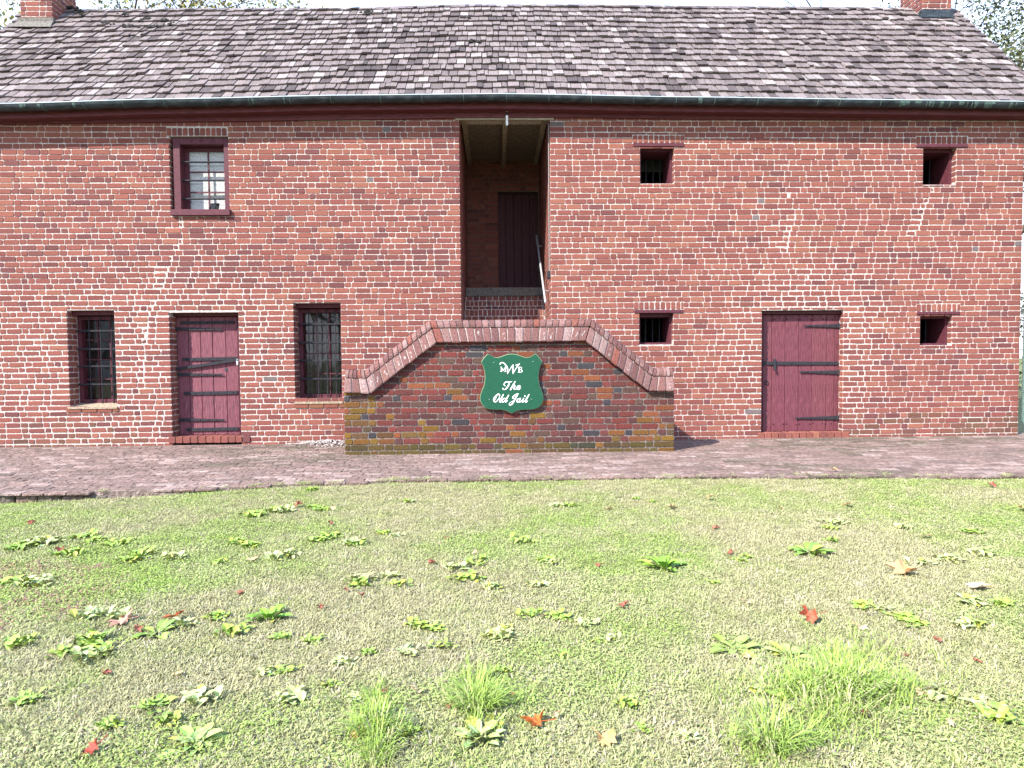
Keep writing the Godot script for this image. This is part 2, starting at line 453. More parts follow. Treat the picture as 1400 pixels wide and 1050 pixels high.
func walkway() -> void:
	var x0 := -9.0; var x1 := 10.0
	var slab := Geo.new()
	var n := 60
	for i in n:
		var a := lerpf(x0, x1, float(i) / n); var b := lerpf(x0, x1, float(i + 1) / n)
		var za := edge_z(a) - 0.03; var zb := edge_z(b) - 0.03
		slab.quad(Vector3(a, -0.006, za), Vector3(b, -0.006, zb), Vector3(b, -0.006, -0.3), Vector3(a, -0.006, -0.3), Color(0.30, 0.235, 0.20))
		slab.quad(Vector3(a, -0.2, za), Vector3(b, -0.2, zb), Vector3(b, -0.006, zb), Vector3(a, -0.006, za), Color(0.30, 0.235, 0.20))
	var w := put(slab, "walkway", M.paver)
	w.set_meta("kind", "structure")
	var list := []
	var z := 0.06
	var row := 0
	while z < 3.9:
		var x := x0 + (0.1 if row % 2 else 0.0) + rng.randf() * 0.03
		while x < x1:
			var L := rng.randf_range(0.19, 0.21)
			if z + 0.04 < edge_z(x + L / 2) - 0.01:
				var cl := Color(0.275, 0.192, 0.168)
				var r := rng.randf() + 0.5 * nz.get_noise_2d(x * 25.0, z * 40.0)
				if r < 0.22: cl = Color(0.210, 0.152, 0.132)
				elif r < 0.5: cl = Color(0.242, 0.170, 0.148)
				elif r > 0.86: cl = Color(0.36, 0.272, 0.245)
				if nz.get_noise_2d(x * 9.0 + 40.0, z * 22.0) > 0.12 and rng.randf() < 0.7: cl = cl.lerp(Color(0.11, 0.10, 0.065), 0.55)
				var k := rng.randf_range(0.92, 1.28)
				cl = Color(cl.r * k, cl.g * k, cl.b * k)
				var b := bk(Vector3(x + L / 2, rng.randf_range(-0.0015, 0.002) + 0.004 * nz.get_noise_2d(x * 12, z * 12), z + 0.046), Vector3.RIGHT, Vector3(0, 0, -1), L - 0.007, 0.093, 0.02, 0.003, cl)
				b.n = Vector3.UP
				list.push_back(b)
			x += L
		z += 0.1; row += 1
	# nearest pavers show largest
	list.sort_custom(func(a, b): return a.o.z > b.o.z)
	var near := []; var far := []
	for b in list:
		if near.size() < 260 and absf(b.o.x) < 8.0: near.push_back(b)
		else: far.push_back(b)
	emit_bricks(near, w, "paving_brick", M.paver, 260, "x", 0.005, 0.008)
	emit_bricks(far, w, "paving_brick", M.paver, 0, "far_paving_bricks", 0.005, 0.008)
	# upright edging bricks where the paving stands above the lawn
	var ex := -8.6
	while ex < -3.4:
		var L := rng.randf_range(0.19, 0.215)
		var g := Geo.new()
		var a := Vector3(ex, 0, edge_z(ex)); var b := Vector3(ex + L, 0, edge_z(ex + L))
		var u := (b - a).normalized()
		var sink := smoothstep(-5.0, -3.4, ex) * 0.05
		g.slab(Vector3.ZERO, u, Vector3.UP, u.cross(Vector3.UP), L - 0.010, 0.10, 0.06, 0.006, 0.012, 0.005, Color(0.26, 0.185, 0.155).lerp(Color(0.17, 0.155, 0.125), rng.randf()), rng)
		put(g, "edging_brick", M.paver, w, (a + b) / 2 + Vector3(0, -0.052 - sink + rng.randf_range(-0.006, 0.006), 0.005))
		ex += L

# ---------------------------------------------------------------- the jail
const PITCH := 0.0762
var BX0 := -7.6; var BX1 := 7.6; var DEPTH := 3.75
var eave_t := []; var ridge_t := []; var top_t := []

func jail() -> void:
	rng.seed = 777
	var J := thing("brick_jail", "long two-storey red brick jail with wood shingle roof", "building")
	eave_t = table([[-80, 146], [0, 143], [240, 136.5], [480, 131.5], [690, 129.5], [940, 134], [1240, 138], [1400, 140], [1480, 142]], 0.27)
	ridge_t = table([[-60, 15], [100, 14], [300, 12.5], [460, 12], [640, 7], [800, 7], [940, 9], [1200, 11], [1360, 14]], -1.85)
	top_t = table([[-80, 172], [0, 170.5], [300, 167], [480, 164.5], [640, 162], [800, 161.5], [940, 163.5], [1390, 165]], 0.0)
	BX1 = W(1396, 400, 0).x
	BX0 = W(40, 14, -1.85).x + 0.12
	print("corner ", BX1, " base ", W(700, 601, 0), " eave ", tab(eave_t, 0.0), " ridge ", tab(ridge_t, 0.0), " parapet foot ", W(700, 622, 1.15))
	cracks = []
	for c in [[[1278, 256], [1264, 285], [1258, 310], [1240, 337]], [[1078, 262], [1090, 290], [1080, 318], [1076, 345], [1090, 372], [1120, 385]], [[248, 296], [252, 325], [236, 350], [222, 395], [204, 430], [196, 520]]]:
		var l := []
		for p in c: l.push_back(W(p[0], p[1], 0))
		cracks.push_back(l)
	# openings: [x0, x1, y0, y1]
	var o_up := R4(232, 186, 313, 294)
	var o_pass := R4(629, 158, 753, 470)
	var o_s := [R4(875, 199, 922, 251), R4(1262, 200.5, 1308, 252.5), R4(874, 428, 921, 471), R4(1258, 430, 1302, 472)]
	var o_w1 := R4(93, 424, 158, 557)
	var o_w2 := R4(402, 414, 467, 550)
	var o_d1 := R4(233, 427, 328, 603)
	var o_d2 := R4(1041, 424, 1153, 598)
	o_d1[2] = -0.06; o_d2[2] = -0.06
	var holes := [o_up, o_pass, o_w1, o_w2, o_d1, o_d2]
	holes.append_array(o_s)
	# areas of brickwork laid another way
	var r_up := [o_up[0] - 0.03, o_up[1] + 0.0, o_up[3], o_up[3] + 0.115]
	var lint := []; var arch := []
	for b in [R4(865.5, 195.5, 935, 200.5), R4(1253, 197, 1323, 201.5), R4(867, 423.5, 934, 428), R4(1253.5, 426, 1312, 430)]: lint.push_back(b)
	for b in lint: arch.push_back([b[0] - 0.01, b[1] + 0.01, b[3], b[3] + 0.112])
	var busy := holes.duplicate()
	busy.push_back(r_up); busy.append_array(lint); busy.append_array(arch)
	var sills := [R4(91, 557, 163, 564), R4(402, 550, 473, 558)]
	busy.append_array(sills)
	var wt := []
	var ytop := 4.72
	# ---- front wall
	var g := Geo.new()
	mortar_sheet(g, BX0, BX1, -0.12, ytop, -0.0055, -0.34, holes)
	var wall := put(g, "front_wall", M.mortar, J)
	lay_wall(wt, BX0 + 0.003, BX1 - 0.003, -0.045, ytop, 0.0, PITCH, busy, wall_color)
	for a in [r_up] + arch:
		var x: float = a[0] + 0.006
		while x < a[1] - 0.03:
			var w := minf(rng.randf_range(0.058, 0.068), a[1] - x - 0.004)
			wt.push_back(bk(Vector3(x + w / 2, (a[2] + a[3]) / 2, 0.0), Vector3.RIGHT, Vector3.UP, w, a[3] - a[2] - 0.012, 0.012, 0.0025, wall_color(x, a[2])))
			x += w + rng.randf_range(0.009, 0.013)
	for a in sills:
		var x: float = a[0] + 0.004
		while x < a[1] - 0.03:
			var w := minf(rng.randf_range(0.19, 0.21), a[1] - x - 0.004)
			wt.push_back(bk(Vector3(x + w / 2, (a[2] + a[3]) / 2, 0.012), Vector3.RIGHT, Vector3.UP, w, a[3] - a[2] - 0.008, 0.03, 0.003, Color(0.25, 0.12, 0.06).lerp(Color(0.26, 0.085, 0.06), rng.randf())))
			x += w + 0.01
	# brick thresholds under the two doors
	var d1 := R4(243, 433, 326.5, 594.5, -0.19); var d2 := R4(1043, 430, 1147.5, 589.5, -0.12)
	for a in [[o_d1, d1[2] + 0.002], [o_d2, d2[2] + 0.002]]:
		var h: Array = a[0]
		var top: float = a[1]
		var x: float = h[0] - 0.05
		while x < h[1] + 0.03:
			var w := rng.randf_range(0.095, 0.11)
			wt.push_back(bk(Vector3(x + w / 2, top - 0.047, 0.014), Vector3.RIGHT, Vector3.UP, w - 0.008, 0.09, 0.25, 0.003, wall_color(x, 1.0)))
			x += w
	emit_bricks(wt, wall, "brick", M.brick, 300, "more_bricks")
	# ---- brick sides of the openings
	var rv := []
	for h in [o_w1, o_w2, o_d1]:
		lay_reveal(rv, h[0], 1.0, h[2], h[3], -0.004, 0.21, PITCH, -0.045, wall_color)
		lay_reveal(rv, h[1], -1.0, h[2], h[3], -0.004, 0.21, PITCH, -0.045, wall_color)
	for h in [o_d2]:
		lay_reveal(rv, h[0], 1.0, h[2], h[3], -0.004, 0.13, PITCH, -0.045, wall_color)
		lay_reveal(rv, h[1], -1.0, h[2], h[3], -0.004, 0.13, PITCH, -0.045, wall_color)
	for h in o_s + [o_up]:
		lay_reveal(rv, h[0], 1.0, h[2], h[3], -0.004, 0.10, PITCH, -0.045, wall_color)
		lay_reveal(rv, h[1], -1.0, h[2], h[3], -0.004, 0.10, PITCH, -0.045, wall_color)
	var rp := part("opening_sides", J)
	emit_bricks(rv, rp, "brick", M.brick, 0, "reveal_bricks")
	# ---- shell: gables, back, floors, partitions
	var sh := Geo.new()
	for s in [[BX0, BX0 + 0.34], [BX1 - 0.34, BX1]]:
		sh.abox(s[0], s[1], -0.12, ytop, -DEPTH, -0.345, Color.WHITE)
		var rt := 4.72 + (tab(ridge_t, 0.0) - 4.72) - 0.22
		var zm := -1.85
		for xx in [s[0], s[1]]:
			var e: Vector3 = Vector3(xx, ytop, -0.02); var f := Vector3(xx, ytop, -DEPTH + 0.02); var t := Vector3(xx, rt, zm)
			if xx == s[1]: sh.tri(e, f, t, Color.WHITE)
			else: sh.tri(f, e, t, Color.WHITE)
	sh.abox(BX0 + 0.341, BX1 - 0.341, -0.12, ytop, -DEPTH, -DEPTH + 0.34, Color.WHITE)
	put(sh, "rear_and_gable_walls", M.mortar, J)
	var fl := Geo.new()
	fl.abox(BX0 + 0.345, BX1 - 0.345, -0.1, -0.02, -DEPTH + 0.345, -0.345, Color.WHITE)
	put(fl, "ground_floor", M.plaster, J)
	var pb := -2.25                                      # back of the passage
	var pf: float = W(690, 393, -1.40).y                    # passage floor
	var fx := Geo.new()
	fx.abox(BX0 + 0.345, o_pass[0] - 0.2, 2.3, 2.4, -DEPTH + 0.345, -0.345, Color.WHITE)
	fx.abox(o_pass[1] + 0.2, BX1 - 0.345, 2.3, 2.4, -DEPTH + 0.345, -0.345, Color.WHITE)
	put(fx, "upper_floor", M.plaster, J)
	# ---- passage
	var P := part("passage", J)
	var pw := Geo.new()
	var pa: float = o_pass[0]; var pz: float = o_pass[1]
	pw.abox(pa - 0.18, pa - 0.0, 0.0, ytop, pb - 0.3, -0.345, Color.WHITE)
	pw.abox(pz + 0.0, pz + 0.18, 0.0, ytop, pb - 0.3, -0.345, Color.WHITE)
	var dw := R4(681, 262, 741, 394, pb)                 # inner doorway
	dw[1] = minf(dw[1], pz - 0.02)
	mortar_sheet(pw, pa, pz, 0.0, ytop, pb - 0.0055, pb - 0.3, [[dw[0], dw[1], pf, dw[3]]])
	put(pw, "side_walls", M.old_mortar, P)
	var pl := []
	lay_reveal(pl, pa, 1.0, 1.4, ytop - 0.1, 0.0, -pb, PITCH, -0.045, wall_color)
	lay_reveal(pl, pz, -1.0, 1.4, ytop - 0.1, 0.0, -pb, PITCH, -0.045, wall_color)
	emit_bricks(pl, P, "brick", M.brick, 0, "side_wall_bricks")
	pl = []
	lay_wall(pl, pa + 0.01, pz - 0.01, pf, 4.6, pb, PITCH, [[dw[0], dw[1], pf - 0.1, dw[3]]], wall_color)
	emit_bricks(pl, P, "brick", M.brick, 150, "rear_wall_bricks")
	# inner door
	for k in 5:
		var a := lerpf(dw[0], dw[1], k / 5.0); var b := lerpf(dw[0], dw[1], (k + 1) / 5.0)
		var q := Geo.new()
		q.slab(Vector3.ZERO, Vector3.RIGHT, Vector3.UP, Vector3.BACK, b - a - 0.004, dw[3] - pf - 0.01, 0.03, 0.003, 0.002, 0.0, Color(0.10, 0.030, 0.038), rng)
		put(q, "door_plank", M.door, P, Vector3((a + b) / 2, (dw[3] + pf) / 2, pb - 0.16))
	# floor slab and the brick steps below it
	var fs := Geo.new()
	var fb := W(690, 405, -1.40).y
	fs.slab(Vector3((pa + pz) / 2, (pf + fb) / 2, -1.38), Vector3.RIGHT, Vector3.UP, Vector3.BACK, pz - pa - 0.012, pf - fb, -pb - 1.40, 0.008, 0.004, 0.002, Color.WHITE, rng)
	put(fs, "floor_slab", M.concrete, P)
	var ms := Geo.new()
	ms.abox(pa + 0.006, pz - 0.006, 0.9, fb - 0.002, pb, -1.406, Color.WHITE)
	ms.abox(pa + 0.006, pz - 0.006, 0.9, W(690, 412, -1.22).y, -1.405, -1.226, Color.WHITE)
	ms.abox(pa + 0.006, pz - 0.006, 0.9, W(690, 424, -1.02).y, -1.225, -1.026, Color.WHITE)
	put(ms, "step_core", M.mortar, P)
	var sl := []
	for rw in [[-1.40, 405.0, 411.0, 0.105], [-1.22, 411.0, 418.5, 0.066], [-1.22, 418.5, 423.0, 0.10], [-1.02, 423.0, 432.0, 0.066], [-1.02, 432.0, 438.0, 0.10], [-1.02, 438.0, 448.0, 0.066]]:
		var yt := W(690, rw[1], rw[0]).y; var yb2 := W(690, rw[2], rw[0]).y
		var x := pa + 0.012
		while x < pz - 0.03:
			var w: float = minf(rw[3] * rng.randf_range(0.94, 1.08), pz - 0.012 - x)
			sl.push_back(bk(Vector3(x + w / 2, (yt + yb2) / 2, rw[0]), Vector3.RIGHT, Vector3.UP, w - 0.01, yt - yb2 - 0.010, 0.015, 0.003, wall_color(x * 2.0, yt)))
			x += w
	emit_bricks(sl, P, "step_brick", M.brick, 200, "x")
	# ceiling boards, edge boards, joist
	var cy := 4.56
	for k in 8:
		var q := Geo.new()
		var za := lerpf(-0.06, pb, k / 8.0); var zb := lerpf(-0.06, pb, (k + 1) / 8.0)
		q.slab(Vector3.ZERO, Vector3.LEFT, Vector3.BACK, Vector3.DOWN, pz - pa - 0.02, absf(zb - za) - 0.006, 0.02, 0.003, 0.002, 0.001, Color.WHITE, rng, true)
		put(q, "ceiling_board", M.tan_wood, P, Vector3((pa + pz) / 2, cy + rng.randf_range(0, 0.006), (za + zb) / 2))
	var jx := W(691, 185, -0.1).x
	for bx in [[jx - 0.032, jx + 0.032, cy - 0.10, cy - 0.002, pb + 0.02, -0.03, "joist"], [pa + 0.03, pa + 0.10, cy - 0.06, cy - 0.003, pb + 0.02, -0.10, "edge_board"], [pz - 0.10, pz - 0.03, cy - 0.06, cy - 0.003, pb + 0.02, -0.10, "edge_board"], [pa + 0.03, pz - 0.03, cy - 0.055, cy - 0.004, -0.16, -0.085, "cross_board"], [pa - 0.05, pz + 0.05, W(690, 163.5, 0.015).y, W(690, 156, 0.015).y, -0.02, 0.014, "head_board"]]:
		var q := Geo.new()
		q.abox(bx[0], bx[1], bx[2], bx[3], bx[4], bx[5], Color.WHITE)
		put(q, bx[6], M.trim_wood, P)
	# pipe handrail, conduit and its box
	var hr := Geo.new()
	var h0 := W(747.5, 414, -0.06); var h1 := W(732.5, 322, -1.9)
	h0.x = pz - 0.075; h1.x = pz - 0.075
	hr.tube([h0, h0.lerp(h1, 0.5), h1], [0.016, 0.016, 0.016], 10, Color.WHITE)
	var rail := put(hr, "handrail", M.pipe, P)
	for f in [0.18, 0.85]:
		var q := Geo.new()
		var p: Vector3 = h0.lerp(h1, f)
		q.tube([p, p + Vector3(0.03, -0.03, 0), p + Vector3(0.078, -0.03, 0)], [0.009, 0.009, 0.009], 6, Color.WHITE)
		put(q, "bracket", M.pipe, rail)
	var cd := Geo.new()
	var cxx := pz - 0.018
	cd.tube([Vector3(cxx, W(752, 168, -0.03).y, -0.05), Vector3(cxx, W(752, 376, -0.03).y, -0.05)], [0.007, 0.007], 8, Color.WHITE)
	put(cd, "conduit", M.iron_grey, P)
	var jb := Geo.new()
	jb.slab(Vector3(pz - 0.05, W(750, 376, -0.06).y, -0.06), Vector3.BACK, Vector3.UP, Vector3.LEFT, 0.07, 0.11, 0.045, 0.006, 0.008, 0.0, Color.WHITE, rng, true)
	put(jb, "junction_box", M.iron, P)
	# ---- roof
	roof(J)
	# ---- eaves
	eaves(J)
	# ---- windows and doors
	grated_window(J, o_w1, [112.5, 157.5], 1)
	grated_window(J, o_w2, [411, 466], 2)
	sash_window(J, o_up)
	for k in 4: cell_window(J, o_s[k], lint[k])
	plank_door(J, o_d1, d1, 1)
	plank_door(J, o_d2, d2, 2)
	chimney(J, 28.5, 72.0, 33.5, -1.42, 0.60, true)
	chimney(J, 1261.5, 1300.5, 22.0, -1.48, 0.60, false)
	# downspout at the corner
	var ds := Geo.new()
	var dx := BX1 + 0.045
	ds.tube([Vector3(dx, 4.62, 0.24), Vector3(dx, 4.52, 0.17), Vector3(dx, 4.40, 0.06), Vector3(dx, 3.0, 0.06), Vector3(dx, 0.22, 0.06), Vector3(dx, 0.14, 0.12), Vector3(dx, 0.10, 0.2)], [0.04, 0.04, 0.04, 0.04, 0.04, 0.04, 0.04], 12, Color.WHITE)
	var dsp := put(ds, "downspout", M.patina, J)
	for y in [0.62, 2.4, 4.1]:
		var q := Geo.new()
		q.tube([Vector3(dx, y, 0.06), Vector3(dx, y + 0.03, 0.06)], [0.047, 0.047], 12, Color.WHITE)
		put(q, "strap", M.patina, dsp)

func roof(J: Node) -> void:
	var xa := BX0 - 0.12; var xb := BX1 + 0.22
	var ze := 0.19; var zr := -1.85
	var dk := Geo.new()
	var n := 40
	for i in n:
		var a := lerpf(xa, xb, float(i) / n); var b := lerpf(xa, xb, float(i + 1) / n)
		var ea := tab(eave_t, a) - 0.01; var eb := tab(eave_t, b) - 0.01
		var ra := tab(ridge_t, a) - 0.03; var rb := tab(ridge_t, b) - 0.03
		dk.quad(Vector3(a, ea, ze), Vector3(b, eb, ze), Vector3(b, rb, zr), Vector3(a, ra, zr), Color(0.09, 0.075, 0.072))
		dk.quad(Vector3(b, eb, -DEPTH - 0.3), Vector3(a, ea, -DEPTH - 0.3), Vector3(a, ra, zr), Vector3(b, rb, zr), Color(0.2, 0.17, 0.165))
	var R := put(dk, "roof", M.shingle, J)
	var rows := 17
	var list := []
	for r in rows:
		var x := xa + rng.randf_range(-0.05, 0.0)
		while x < xb:
			var w := rng.randf_range(0.075, 0.165)
			if rng.randf() < 0.12: w = rng.randf_range(0.05, 0.075)
			if x + w > xb + 0.03: w = xb + 0.03 - x
			var mx := x + w / 2
			var E := Vector3(mx, tab(eave_t, mx), ze); var T := Vector3(mx, tab(ridge_t, mx), zr)
			var s := (T - E)
			var sl := s.length(); s = s / sl
			var dxs: float = (tab(eave_t, mx + 0.1) - tab(eave_t, mx - 0.1)) / 0.2
			var u := Vector3(1, dxs, 0).normalized()
			var nn := u.cross(s).normalized()
			if nn.y < 0: nn = -nn
			var exposure := sl / rows
			var wave := 0.020 * nz.get_noise_2d(mx * 30.0, r * 77.0)
			var d := r * exposure - 0.02 + wave + rng.randf_range(-0.014, 0.014)
			if rng.randf() < 0.04: d += rng.randf_range(0.02, 0.05)
			var L := minf(exposure * 2.1, sl + 0.015 - d)
			if w > 0.02 and L > 0.03:
				var cl := Color(0.276, 0.228, 0.218)
				var q := rng.randf() + 0.35 * nz.get_noise_2d(mx * 14.0, r * 30.0)
				if q < 0.10: cl = Color(0.125, 0.100, 0.098)
				elif q < 0.42: cl = Color(0.222, 0.181, 0.174)
				elif q > 0.87: cl = Color(0.38, 0.335, 0.32)
				var k := rng.randf_range(0.85, 1.15)
				list.push_back({"o": E + s * d, "u": u, "s": s, "n": nn, "w": w - rng.randf_range(0.005, 0.015), "l": L, "t": rng.randf_range(0.022, 0.034), "lift": 0.034 + rng.randf_range(-0.006, 0.010), "skew": rng.randf_range(-0.015, 0.015), "c": Color(cl.r * k, cl.g * k, cl.b * k), "cup": rng.randf_range(-0.007, 0.009)})
			x += w
	list.sort_custom(func(a, b): return a.o.z * 0.03 + a.w > b.o.z * 0.03 + b.w)
	var rest := Geo.new()
	for k in list.size():
		var q: Dictionary = list[k]
		if k < 300:
			var g := Geo.new()
			shingle(g, Vector3.ZERO, q)
			put(g, "shingle", M.shingle, R, q.o)
		else:
			shingle(rest, q.o, q)
	put(rest, "more_shingles", M.shingle, R).set_meta("kind", "stuff")
	# dark moss and broken butts near one chimney
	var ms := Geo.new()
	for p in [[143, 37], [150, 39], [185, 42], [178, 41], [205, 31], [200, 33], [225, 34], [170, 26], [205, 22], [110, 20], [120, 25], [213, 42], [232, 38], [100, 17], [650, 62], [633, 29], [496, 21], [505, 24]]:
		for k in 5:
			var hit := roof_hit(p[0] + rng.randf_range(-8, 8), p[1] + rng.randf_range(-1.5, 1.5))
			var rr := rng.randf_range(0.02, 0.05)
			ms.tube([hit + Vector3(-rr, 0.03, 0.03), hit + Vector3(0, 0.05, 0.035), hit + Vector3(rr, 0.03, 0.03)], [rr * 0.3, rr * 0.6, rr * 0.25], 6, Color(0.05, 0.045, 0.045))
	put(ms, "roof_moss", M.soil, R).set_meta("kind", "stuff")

func roof_hit(px: float, py: float) -> Vector3:
	var d := cam_b * Vector3((px - 700.0) / F, -(py - 525.0) / F, -1.0)
	var x := 0.0
	var p := CAM_P
	for k in 6:
		var E := Vector3(x, tab(eave_t, x), 0.19); var T := Vector3(x, tab(ridge_t, x), -1.85)
		var nn := Vector3.RIGHT.cross(T - E).normalized()
		p = CAM_P + d * ((E - CAM_P).dot(nn) / d.dot(nn))
		x = p.x
	return p

func shingle(g: Geo, o: Vector3, q: Dictionary) -> void:
	var u: Vector3 = q.u; var s: Vector3 = q.s; var n: Vector3 = q.n
	var sk: float = q.skew
	s = (s + u * sk).normalized()
	var a: float = q.w / 2
	var hb: float = q.lift; var t: float = q.t
	var cup: float = q.cup; var sl: float = q.l
	var p0 := o - u * a + n * hb; var p1 := o + u * a + n * (hb + cup)
	var p2 := o + u * a + s * sl + n * 0.006; var p3 := o - u * a + s * sl + n * 0.006
	var m := n * t
	var c: Color = q.c
	g.quad(p0 + m, p1 + m, p2 + n * 0.004, p3 + n * 0.004, c)
	g.quad(p0, p1, p1 + m, p0 + m, c)
	g.quad(p1, p2, p2 + n * 0.004, p1 + m, c)
	g.quad(p3, p0, p0 + m, p3 + n * 0.004, c)

func eaves(J: Node) -> void:
	var xs := []
	for i in 49: xs.push_back(lerpf(BX0 - 0.12, BX1 + 0.20, i / 48.0))
	var yo := func(x): return tab(eave_t, x)
	var r := 0.072
	var gz := 0.255
	var pr := []
	for k in 13:
		var a := PI + PI * k / 12.0
		pr.push_back(Vector2(gz + r * cos(a), -0.012 + r * sin(a)))
	var pr2 := []
	for k in 13:
		var a := TAU - PI * k / 12.0
		pr2.push_back(Vector2(gz + (r - 0.004) * cos(a), -0.012 + (r - 0.004) * sin(a)))
	var g := Geo.new()
	var rev := pr.duplicate(); rev.reverse()
	sweep_x(g, rev, xs, yo, Color.WHITE)
	rev = pr2.duplicate(); rev.reverse()
	sweep_x(g, rev, xs, yo, Color.WHITE)
	var G_ := put(g, "gutter", M.copper, J)
	var lip := Geo.new()
	var lp := []; var lr := []
	for x in xs:
		lp.push_back(Vector3(x, tab(eave_t, x) - 0.010, gz + r)); lr.push_back(0.0085)
	lip.tube(lp, lr, 8, Color.WHITE)
	put(lip, "rolled_lip", M.lip, G_)
	for px in [57, 113, 168, 224, 281, 340, 396, 452, 520, 577, 634, 693, 751, 809, 867, 925, 960, 978, 1037, 1119, 1149, 1205, 1237, 1268, 1300, 1330]:
		var b := Geo.new()
		var x := W(px, 140, gz + r).x
		var pts := []; var rr := []
		for k in range(4, 13):
			var a := PI + PI * k / 12.0
			pts.push_back(Vector3(x, tab(eave_t, x) - 0.012 + (r + 0.003) * sin(a), gz + (r + 0.003) * cos(a))); rr.push_back(0.004)
		b.tube(pts, rr, 5, Color.WHITE)
		put(b, "hanger", M.patina, G_)
	# blotches of pale patina run down the old metal near its far end
	for k in 34:
		var px: float = rng.randf_range(1232, 1392) if k < 26 else [28.0, 33.0, 52.0, 100.0, 345.0, 388.0, 958.0, 1236.0][k - 26]
		var x := W(px, 140, gz + r).x
		var wv := rng.randf_range(0.006, 0.03)
		var k1 := rng.randi_range(7, 10)
		var b := Geo.new()
		for kk in range(k1, 12):
			var a := PI + PI * kk / 12.0; var a2 := PI + PI * (kk + 1) / 12.0
			var R2 := r + 0.0015
			var w1 := wv * rng.randf_range(0.5, 1.0)
			var yb := tab(eave_t, x) - 0.012
			b.quad(Vector3(x - w1, yb + R2 * sin(a), gz + R2 * cos(a)), Vector3(x + w1, yb + R2 * sin(a), gz + R2 * cos(a)), Vector3(x + wv, yb + R2 * sin(a2), gz + R2 * cos(a2)), Vector3(x - wv, yb + R2 * sin(a2), gz + R2 * cos(a2)), Color.WHITE)
		put(b, "patina_stain", M.patina, G_)
	# fascia, soffit, frieze
	var f := Geo.new()
	sweep_x(f, [Vector2(0.165, 0.0), Vector2(0.165, -0.14), Vector2(0.0, -0.145)], xs, yo, Color.WHITE)
	put(f, "fascia_and_soffit", M.frieze, J)
	var fz := Geo.new()
	var yt := func(x): return tab(top_t, x)
	sweep_x(fz, [Vector2(0.035, 0.30), Vector2(0.035, 0.0), Vector2(0.0, 0.0)], xs, yt, Color.WHITE)
	put(fz, "frieze_board", M.frieze, J)
	# small lamp holder on the frieze over the passage
	var L := part("lamp_holder", J)
	var p := W(693, 158, 0.06)
	var a := Geo.new()
	var ring := []; var rr := []
	for k in 13:
		var an := TAU * k / 12.0
		ring.push_back(p + Vector3(0.022 * cos(an), 0.075 + 0.022 * sin(an), 0)); rr.push_back(0.006)
	a.tube(ring, rr, 6, Color.WHITE)
	put(a, "hook", M.pipe, L)
	a = Geo.new()
	a.tube([p + Vector3(0, 0.052, 0), p + Vector3(0, 0.02, 0), p + Vector3(0, -0.01, 0)], [0.008, 0.014, 0.012], 8, Color.WHITE)
	put(a, "stem", M.iron, L)
	a = Geo.new()
	a.tube([p + Vector3(0, 0.0, 0), p + Vector3(0, -0.03, 0), p + Vector3(0, -0.04, 0), p + Vector3(0, -0.12, 0), p + Vector3(0, -0.135, 0)], [0.016, 0.02, 0.014, 0.018, 0.008], 12, Color.WHITE)
	put(a, "white_socket", M.white, L)

func chimney(J: Node, px0: float, px1: float, pyb: float, zf: float, depth: float, pale: bool) -> void:
	var C := part("chimney", J)
	var a := W(px0, pyb, zf); var b := W(px1, pyb, zf)
	var y0 := a.y - 0.25; var y1 := a.y + 1.6
	var g := Geo.new()
	g.abox(a.x + 0.004, b.x - 0.004, y0 - 0.4, y1, zf - depth, zf - 0.0055, Color.WHITE)
	put(g, "core", M.mortar, C)
	var list := []
	lay_wall(list, a.x, b.x, y0, y1, zf, PITCH, [], wall_color)
	lay_reveal(list, b.x, 1.0, y0, y1, zf, depth, PITCH, y0, wall_color)
	lay_reveal(list, a.x, -1.0, y0, y1, zf, depth, PITCH, y0, wall_color)
	emit_bricks(list, C, "brick", M.brick, 60, "more_bricks")
	var fl := Geo.new()
	fl.abox(a.x - 0.02, b.x + 0.02, a.y - 0.03, a.y + 0.10, zf - depth - 0.02, zf + 0.018, Color.WHITE)
	put(fl, "flashing", M.copper if not pale else M.concrete, C)
	if pale:
		var ap := Geo.new()
		ap.quad(Vector3(a.x - 0.12, a.y - 0.10, zf + 0.14), Vector3(b.x + 0.06, a.y - 0.10, zf + 0.14), Vector3(b.x + 0.02, a.y + 0.04, zf + 0.022), Vector3(a.x - 0.03, a.y + 0.04, zf + 0.022), Color.WHITE)
		put(ap, "apron_flashing", M.concrete, C)

